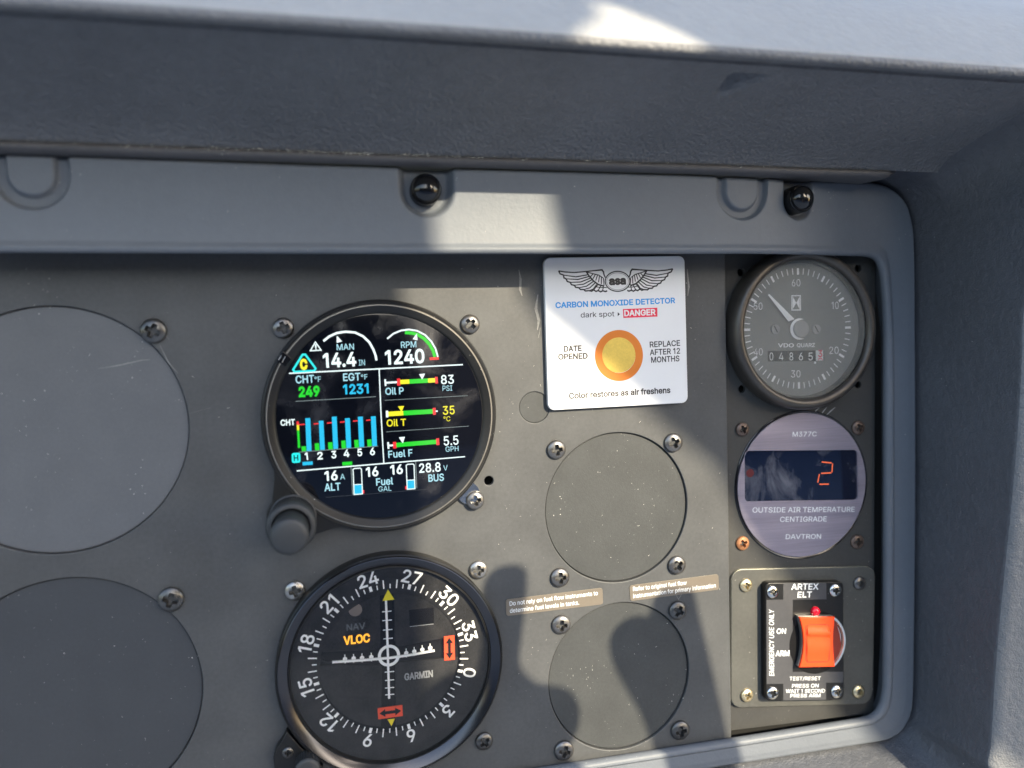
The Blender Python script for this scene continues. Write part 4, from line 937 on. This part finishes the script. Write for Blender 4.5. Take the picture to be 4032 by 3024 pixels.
# mounting ear at lower left
ear = [P(*Z3(x, y), 3) for x, y in ((150, 1375), (120, 1440), (75, 1500), (52, 1570), (62, 1680), (110, 1760), (250, 1900), (420, 1900), (420, 1640), (260, 1500))]
add_plate(mb, [ear], 0, 4.0, .4, M['black'])
mb.build('bezel', t)
dc, dr = circ(Z3, 385, 1435, 325, 1355, HD)
mb = MB()
mb.lathe(oc, [(orr - 4.9, HD), (dr + .1, HD), (dr, HD - .05)], M['face'], 180); mb.lathe(oc, [(dr, HD - .05), (dr, HD - 1.6), (.01, HD - 1.6)], M['channel'], 180)
face = mb.build('compass_card', t)
mb = MB()
for k in range(72):
    a = math.pi / 2 - R(k * 5 - 253.0)
    e = Vector((math.cos(a), math.sin(a)))
    r0 = dr + .45
    if k % 6 == 0: ln, wd = 1.9, 1.05
    elif k % 2 == 0: ln, wd = 3.1, .46
    else: ln, wd = 1.6, .40
    c0 = Vector(dc) + e * r0; c1 = Vector(dc) + e * (r0 + ln)
    mb.stroke([c0, c1], wd, HD + .05, M['dialwhite'])
for k in range(12):
    a = math.pi / 2 - R(k * 30 - 253.0); rr = dr + 5.0
    text_at(mb, (dc[0] + rr * math.cos(a), dc[1] + rr * math.sin(a)), str(k * 3), 4.5, a - math.pi / 2, HD + .05, M['dialwhite'], .014, 1.0)
mb.build('compass_marking', face, smooth=False)
# four raised quadrants leaving a dark cross between them
HQ = HD - .35
def quad(corner, a0, a1):
    pts = [P(*Z3(*c), HQ) for c in corner]
    arcp = [(dc[0] + (dr - .15) * math.cos(R(a)), dc[1] + (dr - .15) * math.sin(R(a))) for a in [a0 + (a1 - a0) * i / 24 for i in range(25)]]
    return pts + arcp
def ang_of(x, y):
    q = P(*Z3(x, y), HQ); return math.degrees(math.atan2(q[1] - dc[1], q[0] - dc[0]))
mb = MB()
add_plate(mb, [quad([(450, 793), (812, 776), (838, 765), (852, 745), (852, 720)], ang_of(842, 330), ang_of(395, 796))], HD - 1.65, HQ, .12, M['face'])
add_plate(mb, [quad([(958, 715), (966, 738), (985, 748), (1010, 748), (1330, 688)], ang_of(1412, 672), ang_of(950, 330))], HD - 1.65, HQ, .12, M['face'])
a0 = ang_of(388, 893); a1 = ang_of(855, 1345)
add_plate(mb, [quad([(866, 930), (858, 905), (840, 893), (815, 890)], a0 % 360, a1 % 360)], HD - 1.65, HQ, .12, M['face'])
add_plate(mb, [quad([(1010, 866), (985, 874), (968, 890), (965, 915)], ang_of(968, 1345), ang_of(1432, 832))], HD - 1.65, HQ, .12, M['face'])
fp = mb.build('face_plate', t)
mb = MB()
text(mb, Z3, 'NAV', 598, 634, 738, 618, 48, HQ + .04, M['e_dim'], .015); mb.build('navigation_legend', fp, smooth=False)
mb = MB(); text(mb, Z3, 'VLOC', 575, 738, 773, 714, 60, HQ + .04, M['e_amber'], .03); mb.build('lit_legend', fp, smooth=False)
mb = MB(); text(mb, Z3, 'GARMIN', 1030, 1003, 1243, 976, 48, HQ + .04, M['grey'], .03); mb.build('maker_name', fp, smooth=False)
mb = MB(); c = P(*Z3(663, 477), HQ); mb.lathe(c, [(2.35, HQ), (2.3, HQ + .15), (1.6, HQ + .3), (.01, HQ + .35)], M['amberspot'], 48); mb.build('lamp_lens', fp)
mb = MB()
add_plate(mb, [zq(Z3, ((1063, 478), (1248, 458), (1250, 580), (1068, 602)), HQ, .15)], HQ - .1, HQ + .06, .03, M['channel'])
zl(mb, Z3, [(1070, 602), (1248, 582)], 5, HQ + .08, M['grey'])
mb.build('glideslope_window', fp)
HN = HD - .9
mb = MB()
for x0, x1, y in ((863, 932, 490), (865, 936, 556), (870, 940, 627), (873, 943, 692), (883, 953, 941), (885, 953, 1003), (885, 953, 1060), (886, 953, 1111)):
    zl(mb, Z3, [(x0, y + 2), (x1, y - 4)], 7, HN, M['dialwhite'])
for x, y in ((585, 842), (650, 837), (713, 833), (782, 827), (1043, 797), (1103, 785), (1163, 772), (1222, 758)):
    zl(mb, Z3, [(x - 1, y - 30), (x + 1, y + 36)], 6, HN, M['dialwhite']); mb.disc(P(*Z3(x, y + 3), HN + .02), .80, HN + .02, M['dialwhite'], 24)
cc = P(*Z3(914, 819), HN)
mb.lathe(cc, [(4.0, HN), (3.95, HN + .05), (2.95, HN + .05), (2.9, HN)], M['dialwhite'], 64)
mb.build('deviation_scale', t)
def rod(mb, z, pts, wpx, h, m, th=.5):
    q = [P(*z(*p), h) for p in pts]; k = wpx * z.s * mmpp(*z(*pts[0]), h) / 2
    for i in range(len(q) - 1):
        a, b = Vector(q[i]), Vector(q[i + 1]); d = (b - a).normalized(); n = Vector((-d.y, d.x)) * k
        A0, A1, B0, B1 = a - n, a + n, b - n, b + n
        mb.grid([[(A0.x, A0.y, h - th), (A0.x, A0.y, h), (A1.x, A1.y, h), (A1.x, A1.y, h - th)], [(B0.x, B0.y, h - th), (B0.x, B0.y, h), (B1.x, B1.y, h), (B1.x, B1.y, h - th)]], m, closed=True, flip=True)
mb = MB(); rod(mb, Z3, [(892, 408), (905, 780), (916, 1142)], 16, HN + .6, M['dialwhite']); mb.build('course_needle', t)
mb = MB(); rod(mb, Z3, [(490, 869), (700, 856), (920, 838), (1100, 812), (1256, 782)], 16, HN + .9, M['dialwhite'])
rod(mb, Z3, [(400, 850), (440, 870), (490, 869)], 9, HN + .9, M['black']); mb.build('glideslope_needle', t)
mb = MB(); zp(mb, Z3, [(906, 324), (955, 400), (865, 411)], HD + .1, M['yellow']); mb.build('heading_pointer', t, smooth=False)
mb = MB(); zp(mb, Z3, [(903, 1296), (958, 1290), (933, 1346)], HD + .1, M['yellow']); mb.build('heading_pointer', t, smooth=False)
for q, ar in ((((1325, 677), (1403, 669), (1408, 849), (1327, 856)), 'v'), (((829, 1214), (1014, 1189), (1018, 1270), (834, 1296)), 'h')):
    mb = MB(); hf = HQ + .35
    add_plate(mb, [zq(Z3, q, hf, .1)], hf - .5, hf, .05, M['flag'])
    a, b, c, d = [Vector(x) for x in q]
    f = lambda s, tt: tuple((a * (1 - s) + b * s) * (1 - tt) + (d * (1 - s) + c * s) * tt)
    L = [(.5, .06), (.86, .30), (.64, .30), (.64, .70), (.86, .70), (.5, .94), (.14, .70), (.36, .70), (.36, .30), (.14, .30)]
    if ar == 'h': L = [(y, x) for x, y in L]
    zp(mb, Z3, [f(*p) for p in L], hf + .03, M['channel'])
    o = mb.build('warning_flag', t)
    o['label'] = 'upright red flag with up and down arrow' if ar == 'v' else 'lying red flag with left and right arrow'
mb = MB(); mb.lathe(oc, [(orr - 5.05, 3.6), (.01, 3.75)], M['clear'], 128); mb.build('glass', t)
kq = P(*Z3(305, 1655), 8)
mb = MB(); knurl(mb, kq, 4.3, 3.6, 10, M['knob'], 30); mb.lathe(kq, [(4.3, 10), (4.0, 10.6), (3.2, 10.9), (.01, 11)], M['knob'], 64); mb.build('course_knob', t, sharp=45)
screw(t, 1162, 2327, 40, 'steel'); screw(t, 1884, 2245, 36, 'steel'); screw(t, 1907, 2921, 34, 'darkscrew'); screw(t, 1133, 2967, 22, 'darkscrew', 4.0)

# ------------------------------------------------------------------ carbon monoxide card
HC = 2.2
cq = [(97, 128), (1412, 110), (1444, 1484), (140, 1556)]
cc4 = P(*Z4(780, 830), HC)
t = thing('gas_detector_card', 'white carbon monoxide detector card with winged emblem and orange ring', 'detector card', cc4[0], cc4[1])
mb = MB(); add_plate(mb, [zq(Z4, cq, HC, 2.6)], .02, HC, .35, M['card']); card = mb.build('card', t, sharp=60)
HK = HC + .04
mb = MB()
def E4(cx, cy, rx, ry, n=64): return [(cx + rx * math.cos(2 * math.pi * i / n), cy + ry * math.sin(2 * math.pi * i / n)) for i in range(n)]
zl(mb, Z4, E4(786, 350, 115, 93), 11, HK, M['ink'], closed=True); zl(mb, Z4, E4(786, 350, 101, 79), 3.5, HK, M['ink'], closed=True)
text(mb, Z4, 'asa', 705, 381, 866, 374, 66, HK, M['ink'], .05)
def wl(p, wd, _): zl(mb, Z4, p, [x * 1.35 for x in wd] if isinstance(wd, list) else wd * 1.35, HK, M['ink'])
def wing(f):
    top = [(235, 253), (290, 262), (380, 268), (495, 258), (570, 250), (640, 243), (655, 262), (660, 290), (672, 315)]
    wl([f(*p) for p in top], [9, 9, 8, 9, 9, 12, 11, 10, 9], 0)
    low = []
    tips = [(235, 253), (282, 292), (305, 327), (345, 360), (382, 387), (425, 410), (470, 427), (520, 437)]
    for i in range(len(tips) - 1):
        a, b = tips[i], tips[i + 1]
        low += [a, ((a[0] + b[0]) / 2 - 8, (a[1] + b[1]) / 2 + 8)]
    low.append(tips[-1])
    wl([f(*p) for p in low], 10, 0)
    # long feathers
    for i, (x, y) in enumerate(tips[1:], 1):
        s = i / 7; rx, ry = lerp(490, 590, s), lerp(275, 380, s)
        wl([f(x, y), f((x + rx) / 2 + 4, (y + ry) / 2 + 18 - 4 * s), f(rx, ry)], [6, 8, 8], 0)
    # band of covert feathers
    wl([f(*p) for p in ((495, 262), (520, 300), (560, 345), (605, 380), (660, 395))], 11, 0)
    for k in range(6):
        s = k / 5
        a = (lerp(500, 655, s), lerp(280, 330, s)); b = (lerp(545, 668, s), lerp(325, 392, s)); top = (lerp(560, 655, s), lerp(278, 318, s))
        wl([f(*top), f(lerp(530, 660, s), lerp(310, 392, s))], 7, 0)
    wl([f(*p) for p in ((495, 262), (560, 280), (610, 292), (650, 318))], 7, 0)
    # short lower feathers
    sc_ = [(520, 437), (545, 442), (562, 430), (585, 444), (605, 436), (628, 448), (648, 438), (672, 446), (690, 438)]
    wl([f(*p) for p in sc_], 10, 0)
    for x, y, x2, y2 in ((562, 432, 600, 385), (604, 436, 630, 392), (646, 438, 655, 396)): wl([f(x, y), f(x2, y2)], 7, 0)
    wl([f(*p) for p in ((575, 400), (630, 408), (685, 408))], 6, 0)
wing(lambda x, y: (x, y))
wing(lambda x, y: (786 + (786 - x) * .934, y - (786 - x) * .036))
mb.build('winged_emblem', card, smooth=False)
mb = MB(); text(mb, Z4, 'CARBON MONOXIDE DETECTOR', 207, 599, 1325, 552, 48, HK, M['blueink'], .028); mb.build('title_text', card, smooth=False)
mb = MB()
text(mb, Z4, 'dark spot', 443, 688, 757, 676, 46, HK, M['ink'], .006); zp(mb, Z4, [(787, 638), (808, 656), (787, 677)], HK, M['ink'])
zp(mb, Z4, [(836, 609), (1157, 596), (1158, 679), (840, 692)], HK, M['redink']); text(mb, Z4, 'DANGER', 849, 674, 1142, 662, 50, HK + .02, M['card'], .028)
mb.build('danger_text', card, smooth=False)
mb = MB()
text(mb, Z4, 'DATE', 285, 1006, 452, 999, 49, HK, M['ink'], .034); text(mb, Z4, 'OPENED', 232, 1080, 508, 1070, 49, HK, M['ink'], .034); mb.build('date_text', card, smooth=False)
mb = MB()
text(mb, Z4, 'REPLACE', 1087, 966, 1370, 950, 49, HK, M['ink'], .018); text(mb, Z4, 'AFTER 12', 1087, 1039, 1370, 1023, 49, HK, M['ink'], .018); text(mb, Z4, 'MONTHS', 1100, 1109, 1364, 1094, 49, HK, M['ink'], .018); mb.build('replace_text', card, smooth=False)
mb = MB(); text(mb, Z4, 'Color restores as air freshens', 333, 1446, 1280, 1389, 50, HK, M['ink'], .028); mb.build('restore_text', card, smooth=False)
rc, ra = circ(Z4, 576, 1021, 802, 1283, HC); ric, rb = circ(Z4, 644, 950, 871, 1206, HC)
mb = MB(); mb.lathe(rc, [(ra, HC + .02), (ra, HC + .05), (rb - .1, HC + .05)], M['orangeink'], 96); mb.build('orange_ring', card)
mb = MB(); mb.lathe(ric, [(rb, HC + .05), (rb - .05, HC + .10), (rb * .5, HC + .12), (.01, HC + .12)], M['spot'], 96); mb.build('indicator_spot', card)

# ------------------------------------------------------------------ placards
for q, ls, lab in ((((172, 400), (896, 312), (902, 435), (178, 524)), (('Do not rely on fuel flow instruments to', 203, 447, 862, 366, 31), ('determine fuel levels in tanks.', 205, 500, 722, 437, 31)), 'bronze text strip starting with Do not rely, beside the course indicator'),
                   (((1098, 295), (1762, 210), (1768, 325), (1105, 412)), (('Refer to original fuel flow', 1125, 337, 1525, 288, 30), ('instrumentation for primary information', 1126, 390, 1742, 309, 30)), 'bronze text strip starting with Refer to original, near the recessed plate')):
    c = P(*Z8(*[sum(p[i] for p in q) / 4 for i in (0, 1)]), .1)
    t = thing('placard', lab, 'placard', c[0], c[1], 0, 'bronze text strips on the panel')
    mb = MB(); add_plate(mb, [zq(Z8, q, .2, 1.0)], .01, .22, .03, M['placard']); p = mb.build('strip', t)
    mb = MB()
    for s, x0, y0, x1, y1, cp in ls:
        mb = MB(); text(mb, Z8, s, x0, y0, x1, y1, cp, .25, M['white'], .004); mb.build('lettering', p, smooth=False)

# ------------------------------------------------------------------ hour meter
HB = 5.5
bc, brr = circ(Z5, 135, 1690, 45, 1592, HB - 1)
ic, ir = circ(Z5, 250, 1570, 128, 1475, HB - 2)
HDI = .2
dcc, drr = circ(Z5, 828 - 577, 828 + 577, 812 - 578, 812 + 578, HDI)
t = thing('hour_meter', 'round hour meter with dusty glass, white needle and number counter', 'gauge', bc[0], bc[1], HS)
mb = MB()
mb.lathe(bc, [(brr + .1, HS + .02), (brr + .1, HB - 3.4), (brr - .1, HB - 2.2), (brr - .8, HB - .8), (brr - 1.6, HB - .2), (brr - 2.6, HB), (ir + 1.0, HB - .3), (ir + .3, HB - 1.0), (ir, HB - 2.0)], M['hourbezel'], 160)
mb.lathe(bc, [(ir, HB - 2.0), (ir - .2, HB - 2.4), (ir - .5, HDI + 1.6), (ir - 1.0, HDI)], M['gloss'], 160)
mb.build('bezel', t)
mb = MB(); mb.lathe(bc, [(ir - .6, HDI - .1), (.01, HDI - .1)], M['dial'], 128); dl = mb.build('dial', t)
mb = MB(); HH = HDI + .05
for k in range(60):
    a = math.pi / 2 - R(k * 6); e = Vector((math.cos(a), math.sin(a))); big = k % 5 == 0
    mb.stroke([Vector(dcc) + e * (drr - (2.7 if big else 2.5)), Vector(dcc) + e * drr], .95 if big else .38, HH, M['dialwhite'])
for s, x0, y0, x1 in (('60', 773, 383, 860), ('10', 1180, 615, 1250), ('20', 1155, 1073, 1250), ('30', 765, 1313, 860), ('40', 385, 1088, 475), ('50', 385, 622, 473)):
    text(mb, Z5, s, x0, y0, x1, y0 - 2, 68, HH, M['dialwhite'], -.004)
text(mb, Z5, 'VDO', 630, 1004, 793, 1003, 36, HH, M['dialwhite'], .02); text(mb, Z5, 'QUARZ', 823, 1003, 1008, 1001, 36, HH, M['dialwhite'], .012)
zl(mb, Z5, [(772, 478), (860, 477), (860, 623), (772, 624)], 10, HH, M['dialwhite'], closed=True)
zp(mb, Z5, [(780, 485), (818, 550), (780, 616)], HH, M['dialwhite']); zp(mb, Z5, [(852, 485), (818, 550), (852, 616)], HH, M['dialwhite'])
mb.disc(P(*Z5(1010, 1162), HH), .48, HH, M['dialwhite'], 20)
mb.build('dial_marking', dl, smooth=False)
mb = MB()
zp(mb, Z5, [(525, 1043), (1100, 1036), (1103, 1143), (527, 1150)], HH, M['channel'])
zp(mb, Z5, [(1016, 1036), (1092, 1034), (1094, 1140), (1018, 1142)], HH + .03, M['card'])
for s, x0, x1 in (('0', 545, 583), ('4', 641, 686), ('8', 748, 786), ('6', 845, 886), ('5', 942, 986)): text(mb, Z5, s, x0, 1138, x1, 1137, 74, HH + .03, M['dialwhite'], .0)
text(mb, Z5, '3', 1040, 1103, 1084, 1102, 62, HH + .06, M['redink'], .02); zl(mb, Z5, [(1044, 1138), (1048, 1120), (1066, 1116), (1080, 1122), (1084, 1138)], 9, HH + .06, M['redink'])
mb.build('counter', dl, smooth=False)
for x in (603, 1020):
    mb = MB(); c = P(*Z5(x, 820), HH); mb.lathe(c, [(2.0, HH - .1), (2.0, HH + .25), (1.9, HH + .32), (.01, HH + .32)], M['dialgrey'], 40)
    a = P(*Z5(x - 15, 788), HH); b = P(*Z5(x + 18, 852), HH); mb.stroke([a, b], .45, HH + .35, M['channel']); mb.build('dial_screw', dl)
mb = MB(); hn = HDI + 1.2
q = [P(*Z5(*p), hn) for p in ((528, 470), (541, 458), (800, 716), (738, 742))]
mb.grid([[(x, y, hn) for x, y in q[:2]], [(x, y, hn) for x, y in (q[3], q[2])]], M['dialwhite'], flip=True)
c = P(*Z5(852, 818), hn)
rows = [[], []]
for i in range(41):
    a = R(68 + (292 - 68) * i / 40); wv = .1 + 1.25 * math.sin(math.pi * i / 40) ** .8
    rows[0].append((c[0] + 4.35 * math.cos(a), c[1] + 4.35 * math.sin(a), hn)); rows[1].append((c[0] + .3 + (4.3 - wv) * math.cos(a), c[1] + (4.3 - wv) * math.sin(a), hn + .3))
mb.grid(rows, M['dialwhite'])
mb.lathe((c[0] + .4, c[1]), [(3.6, HDI + .1), (3.6, hn + .5), (3.2, hn + .8), (.01, hn + .9)], M['dialgrey'], 48)
mb.build('needle', t)
mb = MB(); mb.lathe(bc, [(ir - .2, HB - 2.5), (.01, HB - 2.3)], M['hourglass'], 128); mb.build('glass', t)

# ------------------------------------------------------------------ outside air thermometer
oc6, or6 = circ(Z6, 182, 1612, 112, 1543, HS + .6)
t = thing('thermometer', 'round violet outside air thermometer showing a red digit 2', 'thermometer', oc6[0], oc6[1], HS)
mb = MB(); mb.lathe(oc6, [(or6 + .9, HS + .02), (or6 + .9, HS + .3), (or6 + .6, HS + .45), (or6 + .3, HS + .3), (or6 - .1, HS + .25)], M['gloss'], 160); mb.build('rim', t)
hw = HS + .75
win = zq(Z6, ((299, 468), (1492, 458), (1496, 988), (301, 1005)), hw, 1.9)
mb = MB(); add_plate(mb, [circle(oc6, or6 - .15, 160), win], HS + .1, hw, .05, M['purple']); fpl = mb.build('faceplate', t)
hk = hw + .03
for q, x0, y0, x1, y1, cp in (('M377C', 805, 318, 1058, 315, 46), ('OUTSIDE AIR TEMPERATURE', 382, 1119, 1457, 1110, 49), ('CENTIGRADE', 672, 1217, 1163, 1212, 49), ('DAVTRON', 732, 1398, 1103, 1394, 46)):
    mb = MB(); text(mb, Z6, q, x0, y0, x1, y1, cp, hk, M['white'], .004); mb.build('lettering', fpl, smooth=False)
mb = MB(); hg = HS + .02
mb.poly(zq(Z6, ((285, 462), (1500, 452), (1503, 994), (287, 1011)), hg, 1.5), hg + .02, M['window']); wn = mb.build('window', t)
mb = MB()
for a, b in (((1112, 586), (1216, 596)), ((1226, 602), (1220, 694)), ((1106, 706), (1214, 700)), ((1087, 714), (1070, 804)), ((1088, 821), (1186, 819))): zl(mb, Z6, [a, b], 11, hg + .05, M['e_orange'])
mb.build('digit', wn, smooth=False)
mb = MB(); mb.disc(P(*Z6(357, 703), hg), 1.75, hg + .05, M['deadlamp'], 32); mb.build('indicator_lamp', wn)
for x, y, k in ((285, 244, 'rustdark'), (1505, 226, 'rustdark'), (285, 1446, 'rust'), (1493, 1430, 'rustdark')): screw(t, x, y, 70, k, HS, Z6)

# ------------------------------------------------------------------ emergency switch
HP = HS + 1.6
c = P(*Z7(870, 780), HP)
t = thing('emergency_switch', 'orange rocker emergency switch on a black bolted plate', 'switch', c[0], c[1], HS)
mb = MB()
pq = ((150, 108), (1578, 78), (1548, 1440), (147, 1478))
add_plate(mb, [zq(Z7, pq, HP, 5.0)], HS + .02, HP - .25, .1, M['plateedge']); add_plate(mb, [zq(Z7, [(lerp(x, 860, .004), lerp(y, 780, .004)) for x, y in pq], HP, 4.9)], HP - .4, HP, .2, M['eltplate'])
mb.build('mounting_plate', t)
HX = HP + 3.6
mb = MB(); add_plate(mb, [zq(Z7, ((487, 238), (1262, 228), (1268, 1398), (492, 1410)), HX, 2.2)], HP - .1, HX, .4, M['black']); body = mb.build('switch_body', t)
mb = MB(); hl = HX + .04
zp(mb, Z7, [(664, 242), (1090, 238), (1092, 402), (758, 405), (758, 1120), (1258, 1118), (1258, 1226), (1088, 1228), (1088, 1396), (664, 1402), (664, 1238), (500, 1240), (498, 408), (664, 404)], hl, M['sticker'])
for s, x0, y0, x1, y1, cp in (('ARTEX', 742, 306, 1012, 303, 54), ('ELT', 805, 384, 945, 381, 52), ('ON', 597, 742, 689, 740, 46), ('ARM', 586, 965, 722, 962, 50)):
    text(mb, Z7, s, x0, y0, x1, y1, cp, hl + .03, M['white'], .014)
text(mb, Z7, 'EMERGENCY USE ONLY', 573, 1160, 571, 505, 50, hl + .03, M['white'], .004, .18)
for s, x0, y0, x1 in (('TEST/RESET', 725, 1205, 1033), ('PRESS ON', 750, 1277, 1012), ('WAIT 1 SECOND', 688, 1328, 1075), ('PRESS ARM', 733, 1374, 1030)): text(mb, Z7, s, x0, y0, x1, y0 - 4, 33, hl + .03, M['white'], .004)
mb.build('label', body, smooth=False)
lc = P(*Z7(985, 522), HX + .6)
mb = MB(); mb.lathe(lc, [(2.0, HX), (2.0, HX + .5)] + [(1.95 * math.cos(i / 8 * math.pi / 2), HX + .5 + 1.5 * math.sin(i / 8 * math.pi / 2)) for i in range(9)], M['led'], 48); mb.build('red_lamp', t)
# round collar, orange rocker
k7 = Z7.s * mmpp(*Z7(1000, 830), HX)
cc7 = P(*Z7(1000, 832), HX)
mb = MB(); mb.lathe(cc7, [(288 * k7, HX - .1), (288 * k7, HX + .9), (282 * k7, HX + 1.1), (262 * k7, HX + 1.1), (256 * k7, HX + .7), (250 * k7, HX + .1), (.01, HX + .1)], M['chrome'], 96, a0=R(-55), a1=R(55)); 
mb.lathe(cc7, [(288 * k7, HX + .05), (.01, HX + .06)], M['channel'], 96)  # black disc: switch base with the rocker's cast shadow painted in
mb.build('collar', t)
HO = HX + 3.2
mb = MB()
def sid(y0, y1, x_end, x_mid, n=14):
    return [(x_mid + (x_end - x_mid) * (2 * i / n - 1) ** 2, lerp(y0, y1, i / n)) for i in range(n + 1)]
left = sid(580, 1078, 826, 868); right = list(reversed(sid(576, 1070, 1178, 1160)))
out = [P(*Z7(*p), HO) for p in left + right]
add_plate(mb, [[(lerp(x, P(*Z7(1005, 830), HO)[0], .02), y) for x, y in out]], HX + .1, HO - 1.25, .1, M['nickel']); add_plate(mb, [out], HO - 1.3, HO, .35, M['orange'])
# rounded cheek at right
ck = [(1160, 600), (1196, 650), (1226, 745), (1238, 850), (1230, 950), (1206, 1025), (1175, 1060), (1150, 1055)]
add_plate(mb, [[P(*Z7(*p), HX + .5) for p in ck]], HX + .1, HX + .5, .15, M['cheek'])
rk = mb.build('rocker_frame', t, sharp=50)
# rocker paddle: a curved pad standing in the frame
mb = MB(); rows = []
hx0, hx1, n = 892, 1130, 28
ys = [655 + (1015 - 655) * i / n for i in range(n + 1)]
for i, y in enumerate(ys):
    s = i / n
    h = HO + .1 + (.5 * sm(.0, .25, s) * (1 - sm(.25, .32, s)) + .12 + .35 * math.sin(math.pi * sm(.3, 1, s)))
    inset = 6 * (1 - min(1, s / .05)) + 8 * (1 - min(1, (1 - s) / .05))
    a = hx0 + inset + (4 if s < .3 else 0); b = hx1 - inset - (22 * (1 - sm(.0, .3, s)) if s < .3 else 18 * sm(.3, 1, s))
    row = [(*P(*Z7(a - 3, y), HO), HO - .1), (*P(*Z7(a, y), HO), h - .35)]
    for k in range(9):
        row.append((*P(*Z7(lerp(a + 6, b - 6, k / 8), y), HO), h))
    row += [(*P(*Z7(b, y), HO), h - .35), (*P(*Z7(b + 3, y), HO), HO - .1)]
    rows.append(row)
rows = [[(p[0], p[1], HO - .1) for p in rows[0]]] + rows + [[(p[0], p[1], HO - .1) for p in rows[-1]]]
mb.grid(rows, M['orange'], flip=True)
zl(mb, Z7, [(1115, 668), (1090, 652), (915, 655), (886, 672), (884, 1000), (903, 1024), (1100, 1020), (1118, 1000), (1130, 700)], 8, HO + .02, M['groove'])
mb.build('rocker', rk, sharp=50)
for x, y, k, hx in ((303, 267, 'brass', False), (1428, 247, 'midscrew', True), (312, 1358, 'brass', False), (1417, 1320, 'brass', True)): screw(t, x, y, 62, k, HP, Z7, hx)
for x, y in ((566, 332), (1188, 316), (567, 1336), (1201, 1321)): screw(t, x, y, 60, 'chrome', HX - .3, Z7)

# ------------------------------------------------------------------ the photographer's hand and phone (out of view, in the way of the sun)
HH_ = 310.0
def S(x, y, dh=0):
    u, v = P(x, y); k = HH_ + dh
    return (u + SA * k, v + SB * k, k)
def skin(name, chains, m):
    me = bpy.data.meshes.new(name); vs = []; es = []; rs = []
    for ch in chains:
        prev = None
        for it in ch:
            if isinstance(it, int): prev = it; continue
            x, y, r, dh = it
            vs.append(tuple(W(*S(x, y, dh)))); rs.append(r * .001)
            if prev is not None: es.append((prev, len(vs) - 1))
            prev = len(vs) - 1
    me.from_pydata(vs, es, []); o = bpy.data.objects.new(name, me); COL.objects.link(o)
    o.modifiers.new('skin', 'SKIN'); 
    for i, d in enumerate(me.skin_vertices[0].data): d.radius = (rs[i], rs[i]); d.use_root = i == 0
    s = o.modifiers.new('sub', 'SUBSURF'); s.levels = 2; s.render_levels = 2
    dg = bpy.context.evaluated_depsgraph_get(); dg.update()
    m2 = bpy.data.meshes.new_from_object(o.evaluated_get(dg)); bpy.data.objects.remove(o)
    m2.materials.append(m)
    m2.polygons.foreach_set('use_smooth', [True] * len(m2.polygons))
    o = bpy.data.objects.new(name, m2); COL.objects.link(o)
    return o
hand = skin('hand', [
    [(1850, 3150, 26, 0), (1890, 2860, 17, 0), (1940, 2700, 8.5, 0), (1972, 2480, 8.6, 0), (1990, 2290, 8.6, 0), (1996, 2240, 7.4, 0)],   # raised finger
    [1, (2060, 2800, 12, 0), (2180, 2805, 11, 0), (2218, 2835, 9, 0), (2200, 2930, 9, -8)],                                          # bent finger
    [1, (1800, 2760, 12, 0), (1740, 2740, 10, 0), (1690, 2830, 9, -8)],                                                              # bent finger
    [0, (2350, 3320, 17, 0), (2690, 3080, 9, 0), (2625, 2790, 8.5, 0), (2540, 2620, 9.5, 0), (2490, 2520, 10, 0), (2500, 2435, 9, 0)]], M['skin'])      # thumb
tag(hand, 'bare hand of the photographer held up in the sunlight behind the viewpoint', 'hand')
mb = MB()
ph = [S(x, y, 14) for x, y in ((2585, 2332), (2716, 2338), (2850, 2908), (2960, 3400), (2700, 3400), (2600, 2960), (2560, 2640))]
mb.off = W(*ph[0])
add_plate(mb, [rrect([(a, b, 2.0) for a, b, _ in ph])], ph[0][2] - 4, ph[0][2] + 4, 1, M['phone'])
tag(mb.build('phone'), 'dark slab phone held up in the sunlight behind the viewpoint', 'phone')
